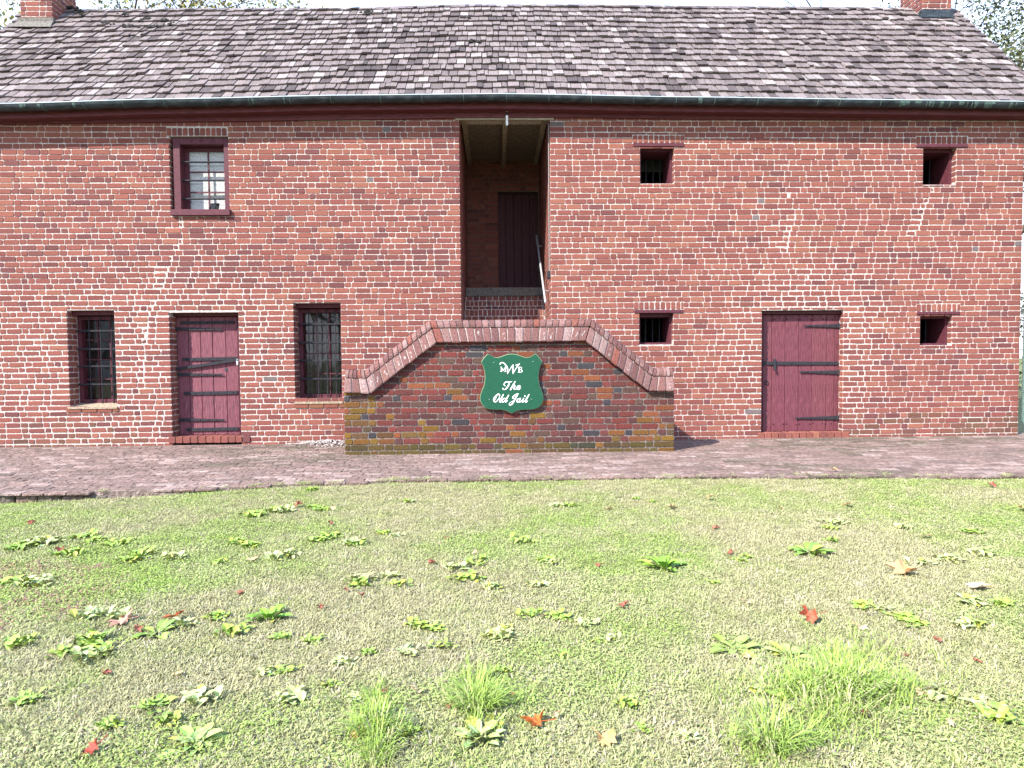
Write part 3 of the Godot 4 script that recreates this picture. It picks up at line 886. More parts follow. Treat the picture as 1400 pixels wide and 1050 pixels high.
func grated_window(J: Node, o: Array, fr: Array, kind: int) -> void:
	var Wn := part("barred_window", J)
	var zi := -0.22
	var x0: float = o[0] + 0.006; var x1: float = o[1] - 0.006
	var y1: float = o[3]; var y0: float = o[2]
	# wooden lintel and plastered sill
	var q := Geo.new()
	q.abox(o[0] - 0.0, o[1], y1 - 0.06, y1 + 0.002, -0.33, -0.11, Color.WHITE)
	put(q, "lintel", M.paint, Wn)
	q = Geo.new()
	var f := []
	q.quad(Vector3(o[0] - 0.01, y0 + 0.006, 0.02), Vector3(o[1] + 0.01, y0 + 0.006, 0.02), Vector3(o[1] - 0.004, y0 + 0.05, zi - 0.02), Vector3(o[0] + 0.004, y0 + 0.05, zi - 0.02), Color.WHITE)
	q.quad(Vector3(o[0] - 0.01, y0 - 0.02, 0.02), Vector3(o[1] + 0.01, y0 - 0.02, 0.02), Vector3(o[1] + 0.01, y0 + 0.006, 0.02), Vector3(o[0] - 0.01, y0 + 0.006, 0.02), Color.WHITE)
	put(q, "sill", M.sill, Wn)
	# frame
	for b in [[x0, x0 + 0.055, y0 + 0.03, y1 - 0.07], [x1 - 0.055, x1, y0 + 0.03, y1 - 0.07], [x0 + 0.056, x1 - 0.056, y1 - 0.12, y1 - 0.071], [x0 + 0.056, x1 - 0.056, y0 + 0.03, y0 + 0.10]]:
		q = Geo.new()
		q.abox(b[0], b[1], b[2], b[3], zi - 0.10, zi, Color.WHITE)
		put(q, "frame", M.paint, Wn)
	# sash bars and panes behind the grating
	var a := x0 + 0.058; var b2 := x1 - 0.058; var c := y0 + 0.102; var d := y1 - 0.122
	for k in 3:
		for j in 4:
			q = Geo.new()
			var pa := lerpf(a, b2, k / 3.0); var pb := lerpf(a, b2, (k + 1) / 3.0); var pc := lerpf(c, d, j / 4.0); var pd := lerpf(c, d, (j + 1) / 4.0)
			var tl := rng.randf_range(-0.002, 0.002)
			q.quad(Vector3(pa + 0.008, pc + 0.008, zi - 0.085 + tl), Vector3(pb - 0.008, pc + 0.008, zi - 0.085), Vector3(pb - 0.008, pd - 0.008, zi - 0.085 + tl), Vector3(pa + 0.008, pd - 0.008, zi - 0.085), Color.WHITE)
			put(q, "pane", M.glass, Wn)
	for k in [1, 2]:
		q = Geo.new()
		q.abox(lerpf(a, b2, k / 3.0) - 0.009, lerpf(a, b2, k / 3.0) + 0.009, c, d, zi - 0.095, zi - 0.075, Color.WHITE)
		put(q, "sash_bar", M.paint, Wn)
	for j in [1, 2, 3]:
		q = Geo.new()
		q.abox(a, b2, lerpf(c, d, j / 4.0) - 0.009, lerpf(c, d, j / 4.0) + 0.009, zi - 0.0945, zi - 0.0755, Color.WHITE)
		put(q, "sash_bar", M.paint, Wn)
	# iron grating
	var nv := 4 if kind == 2 else 3
	for k in nv:
		q = Geo.new()
		var x := lerpf(x0 + 0.05, x1 - 0.02, (k + 0.8) / (nv + 0.6))
		q.tube([Vector3(x, y0 + 0.04, zi + 0.03), Vector3(x, y1 - 0.071, zi + 0.03)], [0.0085, 0.0085], 6, Color.WHITE)
		put(q, "vertical_bar", M.iron, Wn)
	for j in 4:
		q = Geo.new()
		var y := lerpf(y0 + 0.06, y1 - 0.07, [0.21, 0.42, 0.62, 0.83][j])
		q.box(Vector3((x0 + x1) / 2, y, zi + 0.03), Vector3((x1 - x0) / 2 + 0.004, 0, 0), Vector3(0, 0.011, 0), Vector3(0, 0, 0.011), Color.WHITE)
		put(q, "cross_bar", M.iron, Wn)

func sash_window(J: Node, o: Array) -> void:
	var Wn := part("sash_window", J)
	var x0: float = o[0] + 0.035; var x1: float = o[1] - 0.003; var y0: float = o[2]; var y1: float = o[3] - 0.012
	var zf := -0.035
	var q: Geo
	for b in [[x0, x0 + 0.095, y0 + 0.07, y1], [x1 - 0.075, x1, y0 + 0.07, y1], [x0 + 0.0955, x1 - 0.0755, y1 - 0.09, y1]]:
		q = Geo.new()
		q.slab(Vector3((b[0] + b[1]) / 2, (b[2] + b[3]) / 2, zf), Vector3.RIGHT, Vector3.UP, Vector3.BACK, b[1] - b[0], b[3] - b[2], 0.26, 0.004, 0.002, 0.0, Color.WHITE, rng)
		put(q, "frame", M.paint, Wn)
	q = Geo.new()
	q.slab(Vector3((x0 + x1) / 2, y0 + 0.028, 0.045), Vector3.RIGHT, Vector3.UP, Vector3.BACK, x1 - x0 + 0.04, 0.085, 0.26, 0.006, 0.004, 0.0, Color.WHITE, rng)
	put(q, "sill", M.paint, Wn)
	for k in 3:                                          # blocks on the head of the frame
		q = Geo.new()
		var bx := lerpf(x0, x1, [0.33, 0.51, 0.69][k])
		q.slab(Vector3(bx, y1 - 0.028, zf + 0.012), Vector3.RIGHT, Vector3.UP, Vector3.BACK, 0.022, 0.04, 0.02, 0.003, 0.002, 0.0, Color.WHITE, rng)
		put(q, "head_block", M.paint, Wn)
	var a := x0 + 0.10; var b2 := x1 - 0.08; var c := y0 + 0.072; var d := y1 - 0.095
	var zs := -0.17
	q = Geo.new()
	q.abox(a - 0.02, a + 0.05, c, d, zs - 0.02, zs, Color.WHITE)
	put(q, "sash_stile", M.paint, Wn)
	q = Geo.new()
	q.abox(a + 0.051, b2, d - 0.05, d, zs - 0.02, zs, Color.WHITE)
	put(q, "sash_rail", M.paint, Wn)
	var ga := a + 0.052; var gm := lerpf(ga, b2, 0.5)
	for j in 3:
		var pc := lerpf(c, d - 0.052, j / 3.0); var pd := lerpf(c, d - 0.052, (j + 1) / 3.0)
		for k in 2:
			var pa := ga if k == 0 else gm; var pb := gm if k == 0 else b2
			q = Geo.new()
			q.quad(Vector3(pa + 0.006, pc + 0.006, zs - 0.01 + rng.randf_range(-0.002, 0.002)), Vector3(pb - 0.006, pc + 0.006, zs - 0.01), Vector3(pb - 0.006, pd - 0.006, zs - 0.01 + rng.randf_range(-0.002, 0.002)), Vector3(pa + 0.006, pd - 0.006, zs - 0.01), Color.WHITE)
			put(q, "pane", M.glass, Wn)
		if j > 0:
			q = Geo.new()
			q.abox(ga, b2, pc - 0.010, pc + 0.010, zs - 0.016, zs - 0.002, Color.WHITE)
			put(q, "sash_bar", M.paint, Wn)
	q = Geo.new()
	q.abox(gm - 0.010, gm + 0.010, c, d - 0.052, zs - 0.0155, zs - 0.0025, Color.WHITE)
	put(q, "sash_bar", M.paint, Wn)
	for t in [0.20, 0.50, 0.80]:
		q = Geo.new()
		var y := lerpf(c, d - 0.05, t)
		q.tube([Vector3(a - 0.02, y, -0.09), Vector3(b2 + 0.02, y, -0.09)], [0.013, 0.013], 8, Color.WHITE)
		put(q, "iron_bar", M.iron, Wn)
	# torn pale blind behind the glass
	q = Geo.new()
	var zb := zs - 0.06
	var w := b2 - ga; var h := d - c
	q.quad(Vector3(ga - 0.05, c + h * 0.16, zb), Vector3(b2 + 0.05, c + h * 0.16, zb), Vector3(b2 + 0.05, d, zb), Vector3(ga - 0.05, d, zb), Color.WHITE)
	q.quad(Vector3(ga - 0.05, c - 0.05, zb), Vector3(ga + w * 0.42, c - 0.05, zb), Vector3(ga + w * 0.44, c + h * 0.16, zb), Vector3(ga - 0.05, c + h * 0.16, zb), Color.WHITE)
	q.quad(Vector3(ga + w * 0.68, c - 0.05, zb), Vector3(b2 + 0.05, c - 0.05, zb), Vector3(b2 + 0.05, c + h * 0.16, zb), Vector3(ga + w * 0.72, c + h * 0.16, zb), Color.WHITE)
	put(q, "torn_blind", M.shade, Wn)

func cell_window(J: Node, o: Array, l: Array) -> void:
	var Wn := part("cell_window", J)
	var q := Geo.new()
	q.slab(Vector3((l[0] + l[1]) / 2, (l[2] + l[3]) / 2, 0.012), Vector3.RIGHT, Vector3.UP, Vector3.BACK, l[1] - l[0], l[3] - l[2], 0.34, 0.004, 0.003, 0.001, Color.WHITE, rng)
	put(q, "lintel", M.paint, Wn)
	var z0 := -0.10; var z1 := -0.50
	var t := 0.035
	for b in [[o[0], o[0] + t, o[2], o[3]], [o[1] - t, o[1], o[2], o[3]], [o[0] + t, o[1] - t, o[3] - 0.05, o[3] - 0.001], [o[0] + t, o[1] - t, o[2] + 0.001, o[2] + 0.03]]:
		q = Geo.new()
		q.abox(b[0], b[1], b[2], b[3], z1, z0, Color.WHITE)
		put(q, "lining_board", M.paint, Wn)
	for k in 4:
		q = Geo.new()
		var x := lerpf(o[0] + t, o[1] - t, (k + 0.5) / 4.0)
		q.tube([Vector3(x, o[2] + 0.02, z1 + 0.05), Vector3(x, o[3] - 0.04, z1 + 0.05)], [0.011, 0.011], 6, Color.WHITE)
		put(q, "iron_bar", M.iron, Wn)

func strap(D: Node, xa: float, ya: float, xb: float, yb: float, ha: float, hb: float, z: float, called: String, pointed := false, rivets := 5) -> void:
	# flat iron bar from a to b, half heights ha and hb, with rivets
	var g := Geo.new()
	var a := Vector3(xa, ya, z); var b := Vector3(xb, yb, z)
	var u := (b - a).normalized(); var v := Vector3.BACK.cross(u)
	if v.y < 0: v = -v
	var n := Vector3.BACK * 0.008
	var pts := [a - v * ha, b - v * hb, b + v * hb, a + v * ha]
	if u.x < 0: pts = [pts[1], pts[0], pts[3], pts[2]]
	g.quad(pts[0] + n, pts[1] + n, pts[2] + n, pts[3] + n, Color.WHITE)
	for k in 4:
		var j := (k + 1) % 4
		g.quad(pts[k] - n, pts[j] - n, pts[j] + n, pts[k] + n, Color.WHITE)
	if pointed:                                           # spear end
		var e := b + u * 0.05
		var p := [b - v * hb, b + u * 0.015 - v * hb * 1.9, e, b + u * 0.015 + v * hb * 1.9, b + v * hb]
		if u.x < 0: p.reverse()
		for k in range(1, 4): g.tri(p[0] + n, p[k] + n, p[k + 1] + n, Color.WHITE)
	for k in rivets:
		var c := a.lerp(b, (k + 0.6) / (rivets + 0.2)) + n
		g.tube([c, c + Vector3(0, 0, 0.004), c + Vector3(0, 0, 0.006)], [0.008, 0.007, 0.003], 6, Color.WHITE)
	put(g, called, M.iron, D)

func plank_door(J: Node, o: Array, d: Array, kind: int) -> void:
	var D := part("plank_door", J)
	var z := -0.19 if kind == 1 else -0.12
	var q := Geo.new()
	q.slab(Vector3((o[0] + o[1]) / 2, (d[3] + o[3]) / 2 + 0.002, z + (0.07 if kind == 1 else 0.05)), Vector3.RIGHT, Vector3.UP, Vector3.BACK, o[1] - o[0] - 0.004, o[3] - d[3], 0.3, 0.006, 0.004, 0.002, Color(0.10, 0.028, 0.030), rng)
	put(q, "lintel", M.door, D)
	# jambs
	for s in [[o[0] + 0.004, d[0] - 0.004], [d[1] + 0.004, o[1] - 0.004]]:
		if s[1] - s[0] > 0.01:
			q = Geo.new()
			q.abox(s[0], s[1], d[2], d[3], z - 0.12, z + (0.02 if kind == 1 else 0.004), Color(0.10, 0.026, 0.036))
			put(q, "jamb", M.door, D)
	var cuts := [0.0, 0.19, 0.39, 0.585, 0.80, 1.0] if kind == 1 else [0.0, 0.115, 0.29, 0.465, 0.64, 0.83, 0.935, 1.0]
	for k in cuts.size() - 1:
		var a := lerpf(d[0], d[1], cuts[k]); var b := lerpf(d[0], d[1], cuts[k + 1])
		q = Geo.new()
		var t := rng.randf_range(0.92, 1.08)
		var c := Color(0.212, 0.073, 0.092) if kind == 1 else Color(0.170, 0.052, 0.065)
		q.slab(Vector3.ZERO, Vector3.RIGHT, Vector3.UP, Vector3.BACK, b - a - 0.005, d[3] - d[2] - 0.004, 0.05, 0.005, 0.002, 0.001, Color(c.r * t, c.g * t, c.b * t), rng)
		var pl := put(q, "plank", M.door, D, Vector3((a + b) / 2, (d[2] + d[3]) / 2, z + rng.randf_range(-0.002, 0.002)))
		# flaked, paler paint in thin upright streaks
		var nst := 13 if kind == 1 else 4
		for j in nst:
			var s := Geo.new()
			var sx := rng.randf_range(a + 0.01, b - 0.01); var w := rng.randf_range(0.002, 0.006)
			var h: float = d[3] - d[2]
			var sy: float = d[2] + h * ((rng.randf_range(0.15, 0.27) if rng.randf() < 0.8 else rng.randf_range(0.01, 0.07)) if kind == 1 else [0.06, 0.45, 0.80][rng.randi_range(0, 2)])
			var sl := rng.randf_range(0.05, 0.22)
			var st := 7
			for i in st:
				var y0 := sy + sl * i / st; var y1 := sy + sl * (i + rng.randf_range(0.5, 0.95)) / st
				var ww := w * rng.randf_range(0.4, 1.0); var dx := rng.randf_range(-0.002, 0.002)
				s.quad(Vector3(sx - ww + dx, y0, z + 0.004), Vector3(sx + ww + dx, y0, z + 0.004), Vector3(sx + ww * 0.6 + dx, y1, z + 0.004), Vector3(sx - ww * 0.6 + dx, y1, z + 0.004), Color(0.29, 0.14, 0.165))
			put(s, "worn_paint", M.door, D)
	var zi := z + 0.010
	var at := func(px: float, py: float) -> Vector3: return W(px, py, z)
	if kind == 1:
		for b in [[247.5, 441.5, 321, 440.5, 0.020, 7], [250, 491.5, 325, 490, 0.022, 7], [252, 538, 325.5, 536.5, 0.022, 7], [255.5, 587.5, 326.5, 586, 0.022, 7]]:
			var a: Vector3 = at.call(b[0], b[1]); var c: Vector3 = at.call(b[2], b[3])
			strap(D, a.x, a.y, c.x, c.y, b[4], b[4], zi, "iron_band", false, b[5])
		for b in [[240.5, 449.5, 300, 450.5], [243, 512, 302, 512.2], [246, 574, 304, 574]]:
			var a: Vector3 = at.call(b[0], b[1]); var c: Vector3 = at.call(b[2], b[3])
			strap(D, a.x, a.y, c.x, c.y, 0.024, 0.010, zi + 0.003, "strap_hinge", true, 5)
		var a2: Vector3 = at.call(239, 505); var c2: Vector3 = at.call(325.5, 492)
		strap(D, a2.x, a2.y, c2.x, c2.y, 0.020, 0.020, zi + 0.020, "slanting_bar", false, 2)
		var ho: Vector3 = at.call(309.5, 505.5)
		q = Geo.new()
		q.tube([ho + Vector3(0, 0, 0.0), ho + Vector3(0, 0, 0.0045)], [0.026, 0.024], 14, Color.WHITE)
		put(q, "peephole", M.dark, D)
		var pk: Vector3 = at.call(326.5, 494.5)
		q = Geo.new()
		q.slab(pk + Vector3(0, -0.02, 0.06), Vector3.RIGHT, Vector3.UP, Vector3.BACK, 0.03, 0.06, 0.025, 0.005, 0.006, 0.0, Color.WHITE, rng, true)
		var ring := []; var rr := []
		for k in 9:
			var an := PI * k / 8.0
			ring.push_back(pk + Vector3(0.011 * cos(an), 0.012 + 0.026 * sin(an), 0.048)); rr.push_back(0.004)
		q.tube(ring, rr, 6, Color.WHITE)
		put(q, "padlock", M.pipe, D)
	else:
		var a: Vector3 = at.call(1042, 496.5); var c: Vector3 = at.call(1145.5, 496.5)
		strap(D, a.x, a.y, c.x, c.y, 0.024, 0.022, zi, "iron_band", false, 4)
		for b in [[1147, 445.5, 1102, 445.5], [1146, 509.0, 1096, 508.5], [1145, 571, 1090, 571.5]]:
			a = at.call(b[0], b[1]); c = at.call(b[2], b[3])
			strap(D, a.x, a.y, c.x, c.y, 0.027, 0.009, zi + 0.003, "strap_hinge", true, 5)
			q = Geo.new()
			q.tube([Vector3(a.x - 0.004, a.y - 0.035, zi + 0.01), Vector3(a.x - 0.004, a.y + 0.035, zi + 0.01)], [0.014, 0.014], 8, Color.WHITE)
			put(q, "hinge_pin", M.iron, D)
		var l: Vector3 = at.call(1058.5, 497.5)
		q = Geo.new()
		q.slab(l + Vector3(0, 0.0, 0.035), Vector3.RIGHT, Vector3.UP, Vector3.BACK, 0.035, 0.15, 0.03, 0.005, 0.008, 0.0, Color.WHITE, rng)
		q.tube([l + Vector3(-0.005, -0.05, 0.04), l + Vector3(-0.01, -0.09, 0.045)], [0.012, 0.016], 8, Color.WHITE)
		put(q, "latch", M.iron, D)
		var k0: Vector3 = at.call(1047.5, 523)
		q = Geo.new()
		var ring := []; var rr := []
		for k in 13:
			var an := TAU * k / 12.0
			ring.push_back(k0 + Vector3(0.024 * cos(an), 0.026 * sin(an), 0.012)); rr.push_back(0.005)
		q.tube(ring, rr, 6, Color.WHITE)
		put(q, "ring_pull", M.iron, D)
		var nails := Geo.new()
		for fx in [0.14, 0.27, 0.31, 0.44, 0.48, 0.62, 0.66, 0.78, 0.82, 0.9]:
			for fy in [0.065, 0.955]:
				var c3 := Vector3(lerpf(d[0], d[1], fx), lerpf(d[2], d[3], fy + rng.randf_range(-0.006, 0.008)), z + 0.001)
				nails.tube([c3, c3 + Vector3(0, 0, 0.005), c3 + Vector3(0, 0, 0.008)], [0.010, 0.009, 0.003], 6, Color(0.10, 0.03, 0.035))
		put(nails, "nail_heads", M.door, D).set_meta("kind", "stuff")

# ---------------------------------------------------------------- stairs behind the parapet
const ZP := 1.15
func staircase() -> void:
	var S := thing("brick_staircase", "brick steps rising to the passage behind the sign wall", "stairs")
	var xl := W(480, 600, ZP).x; var xr := W(912, 600, ZP).x
	var ml := W(600, 600, ZP).x; var mr := W(797, 600, ZP).x
	var g := Geo.new()
	g.abox(ml, mr, 0.0, 1.22, 0.05, ZP - 0.302, Color(0.24, 0.085, 0.065))
	put(g, "landing", M.parapet_brick, S)
	for s in [[xl, ml], [mr, xr]]:
		for k in 6:
			g = Geo.new()
			var f := k / 6.0
			var a := lerpf(s[0], s[1], f) + 0.002; var b := lerpf(s[0], s[1], (k + 1) / 6.0) - 0.002
			var h := 0.175 * (k + 1) if s[0] == xl else 0.175 * (6 - k)
			g.abox(a, b, 0.0, h - 0.02, 0.05, ZP - 0.302, Color(0.24, 0.085, 0.065))
			put(g, "step", M.parapet_brick, S)

# ---------------------------------------------------------------- parapet wall that carries the sign
func parapet() -> void:
	rng.seed = 888
	var Pw := thing("stair_parapet", "free-standing brick parapet wall with sloped shoulders and sunlit coping", "wall")
	var bot := []
	for p in [[469.5, 537], [506, 538], [597, 468.5], [800.5, 466.5], [886, 534.5], [922.5, 534.5]]: bot.push_back(W(p[0], p[1], ZP + 0.05))
	var x0: float = W(471, 580, ZP).x; var x1: float = W(921.5, 580, ZP).x
	var line := []
	for b in bot: line.push_back(Vector2(b.x, b.y))
	var top_at := func(x: float) -> float:
		if x <= line[0].x: return line[0].y
		for k in range(1, line.size()):
			if x <= line[k].x: return lerpf(line[k - 1].y, line[k].y, (x - line[k - 1].x) / (line[k].x - line[k - 1].x))
		return line[-1].y
	# mortar body
	var g := Geo.new()
	var xs := [x0]
	for k in range(1, 5): xs.push_back(line[k].x)
	xs.push_back(x1)
	for i in xs.size() - 1:
		var a: float = xs[i]; var b: float = xs[i + 1]
		var ta: float = top_at.call(a) + 0.06; var tb: float = top_at.call(b) + 0.06
		var zf := ZP - 0.005; var zb := ZP - 0.30
		g.quad(Vector3(a, -0.05, zf), Vector3(b, -0.05, zf), Vector3(b, tb, zf), Vector3(a, ta, zf), Color.WHITE)
		g.quad(Vector3(b, -0.05, zb), Vector3(a, -0.05, zb), Vector3(a, ta, zb), Vector3(b, tb, zb), Color.WHITE)
		g.quad(Vector3(a, ta, zf), Vector3(b, tb, zf), Vector3(b, tb, zb), Vector3(a, ta, zb), Color.WHITE)
	for s in [[x0, -1.0], [x1, 1.0]]:
		var t: float = top_at.call(s[0]) + 0.06
		var p := [Vector3(s[0], -0.05, ZP - 0.30), Vector3(s[0], -0.05, ZP - 0.005), Vector3(s[0], t, ZP - 0.005), Vector3(s[0], t, ZP - 0.30)]
		if s[1] > 0: p.reverse()
		g.quad(p[0], p[1], p[2], p[3], Color.WHITE)
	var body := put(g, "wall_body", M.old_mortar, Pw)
	# face bricks
	var colf := func(x: float, y: float) -> Color:
		var c: Color
		var r := rng.randf()
		if r < 0.06: c = Color(0.080, 0.070, 0.076)
		elif r < 0.30: c = Color(0.135, 0.055, 0.050)
		elif r < 0.55: c = Color(0.185, 0.060, 0.052)
		elif r < 0.80: c = Color(0.240, 0.062, 0.050)
		elif r < 0.92: c = Color(0.150, 0.085, 0.065)
		else: c = Color(0.300, 0.100, 0.045)
		# ochre lichen growing in from the foot and the two ends, brick by brick
		var u := (x - x0) / (x1 - x0)
		var f := clampf(1.0 - u / 0.36, 0, 1) * clampf(1.15 - y / 0.95, 0, 1) + clampf((u - 0.74) / 0.26, 0, 1) * clampf(0.95 - y / 0.7, 0, 1) * 0.9 + clampf(1.0 - y / 0.16, 0, 1) * 0.55
		f += 0.35 * nz.get_noise_2d(x * 40.0, y * 60.0)
		if rng.randf() < f * 0.95: c = c.lerp(Color(0.265, 0.150, 0.022), rng.randf_range(0.35, 0.85))
		if y < 0.06 and rng.randf() < 0.8: c = c.lerp(Color(0.085, 0.085, 0.028), 0.65)
		var k := rng.randf_range(0.85, 1.15)
		return Color(c.r * k, c.g * k, c.b * k)
	var list := []
	var y := -0.03
	var k := 0
	cracks = []
	while y < 1.5:
		var xa := x0; var xb := x1
		while xa < x1 and top_at.call(xa) + 0.02 < y: xa += 0.01
		while xb > x0 and top_at.call(xb) + 0.02 < y: xb -= 0.01
		if xb - xa > 0.2: lay_run(list, xa, xb, y, y + 0.0755, ZP, k, colf, 1.3)
		y += 0.0755; k += 1
	emit_bricks(list, body, "brick", M.parapet_brick, 300, "more_bricks", 0.005, 0.011)
	# end faces
	var ends := []
	lay_reveal(ends, x1 - 0.004, 1.0, 0.0, top_at.call(x1), ZP - 0.006, 0.29, 0.0755, -0.03, colf)
	lay_reveal(ends, x0 + 0.004, -1.0, 0.0, top_at.call(x0), ZP - 0.006, 0.29, 0.0755, -0.03, colf)
	emit_bricks(ends, body, "end_brick", M.parapet_brick, 60, "x", 0.005, 0.011)
	# coping
	var C := part("coping", Pw)
	for i in 5:
		var a: Vector2 = line[i]; var b: Vector2 = line[i + 1]
		var t := (b - a).normalized(); var L := (b - a).length()
		var up := Vector2(-t.y, t.x)
		var m0 := 0.0; var m1 := 0.0
		if i > 0: m0 = tan(((line[i] - line[i - 1]) as Vector2).angle_to(b - a) / 2)
		if i < 4: m1 = tan((b - a).angle_to(line[i + 2] - line[i + 1]) / 2)
		var pos := func(fr: float, p: float, z: float) -> Vector3:
			var s0 := p * m0; var s1 := L - p * m1
			var q: Vector2 = a + t * lerpf(s0, s1, fr) + up * p
			return Vector3(q.x, q.y, z)
		# lower course of slanting bricks
		var n1 := maxi(2, roundi(L / 0.098)); var n2 := maxi(3, roundi((L + 0.1) / 0.078))
		for kk in n1:
			var f0 := (kk + 0.05) / n1; var f1 := (kk + 0.95) / n1
			var jz := rng.randf_range(-0.006, 0.006); var jp := rng.randf_range(-0.004, 0.004)
			coping_brick(C, pos, f0, f1, [Vector2(0.0 + jp, ZP - 0.31), Vector2(0.0 + jp, ZP + 0.062 + jz), Vector2(0.012, ZP + 0.068 + jz), Vector2(0.168, ZP + 0.004 + jz), Vector2(0.182, ZP - 0.02), Vector2(0.182, ZP - 0.31)], coping_color())
		for kk in n2:
			var f0 := (kk + 0.05) / n2; var f1 := (kk + 0.95) / n2
			var jz := rng.randf_range(-0.005, 0.005)
			var pr := [Vector2(0.185, ZP - 0.31)]
			for e in 7:
				var an := PI / 2 * e / 6.0
				pr.push_back(Vector2(0.186 + 0.094 * sin(an), ZP - 0.105 + jz + 0.108 * cos(an)))
			pr.push_back(Vector2(0.276, ZP - 0.31))
			coping_brick(C, pos, f0, f1, pr, coping_color())
		# mortar between the coping bricks
		var mg := Geo.new()
		var prm := [Vector2(0.006, ZP - 0.30), Vector2(0.006, ZP + 0.052), Vector2(0.165, ZP - 0.010), Vector2(0.19, ZP - 0.025), Vector2(0.245, ZP - 0.045), Vector2(0.268, ZP - 0.12), Vector2(0.268, ZP - 0.30)]
		for e in prm.size() - 1:
			mg.quad(pos.call(0.01, prm[e].x, prm[e].y), pos.call(0.99, prm[e].x, prm[e].y), pos.call(0.99, prm[e + 1].x, prm[e + 1].y), pos.call(0.01, prm[e + 1].x, prm[e + 1].y), Color.WHITE)
		put(mg, "coping_mortar", M.mortar, C)

func coping_color() -> Color:
	var r := rng.randf()
	var c := Color(0.255, 0.130, 0.115)
	if r < 0.25: c = Color(0.305, 0.180, 0.162)
	elif r < 0.5: c = Color(0.205, 0.105, 0.095)
	elif r < 0.60: c = Color(0.300, 0.110, 0.082)
	elif r < 0.70: c = Color(0.370, 0.255, 0.235)
	var k := rng.randf_range(0.9, 1.12)
	return Color(c.r * k, c.g * k, c.b * k)

func coping_brick(C: Node, pos: Callable, f0: float, f1: float, prof: Array, col: Color) -> void:
	var g := Geo.new()
	var n := prof.size()
	var mid := Vector2.ZERO
	for p in prof: mid += p / n
	var fb := (f1 - f0) * 0.10
	var ring := [[], [], [], []]
	for p in prof:
		var q: Vector2 = p.lerp(mid, 0.05) if p.y > ZP - 0.25 else p
		var q2: Vector2 = p + (mid - p).limit_length(0.007) if p.y > ZP - 0.25 else p
		ring[0].push_back(pos.call(f0, q2.x, q2.y)); ring[1].push_back(pos.call(f0 + fb, p.x, p.y))
		ring[2].push_back(pos.call(f1 - fb, p.x, p.y)); ring[3].push_back(pos.call(f1, q2.x, q2.y))
	var o: Vector3 = (ring[0][1] + ring[3][1]) / 2
	for k in 3:
		for e in n:
			var j := (e + 1) % n
			g.quad(ring[k][e] - o, ring[k + 1][e] - o, ring[k + 1][j] - o, ring[k][j] - o, col)
	for e in range(1, n - 1):
		g.tri(ring[0][0] - o, ring[0][e] - o, ring[0][e + 1] - o, col)
		g.tri(ring[3][0] - o, ring[3][e + 1] - o, ring[3][e] - o, col)
	# scabs of lime on the face
	if rng.randf() < 0.28:
		var fc := rng.randf_range(0.25, 0.75)
		for k in 3:
			var ff := lerpf(f0 + fb, f1 - fb, clampf(fc + rng.randf_range(-0.2, 0.2), 0.1, 0.9))
			var w := (f1 - f0) * rng.randf_range(0.06, 0.16)
			var a: Vector2 = prof[2]; var b: Vector2 = prof[3]
			var t0 := rng.randf_range(0.05, 0.7); var t1 := minf(t0 + rng.randf_range(0.1, 0.3), 0.98)
			var q0 := a.lerp(b, t0); var q1 := a.lerp(b, t1); var qm := q0.lerp(q1, 0.5)
			var zz := Vector3(0, 0.0006, 0.0022)
			var v: Array = [pos.call(ff, q0.x, q0.y) - o + zz, pos.call(ff + w, qm.x, qm.y) - o + zz, pos.call(ff + w * 0.3, q1.x, q1.y) - o + zz, pos.call(ff - w * 0.8, qm.x, qm.y) - o + zz]
			g.quad(v[0], v[1], v[2], v[3], Color(0.55, 0.48, 0.45))
	put(g, "coping_brick", M.coping, C, o)

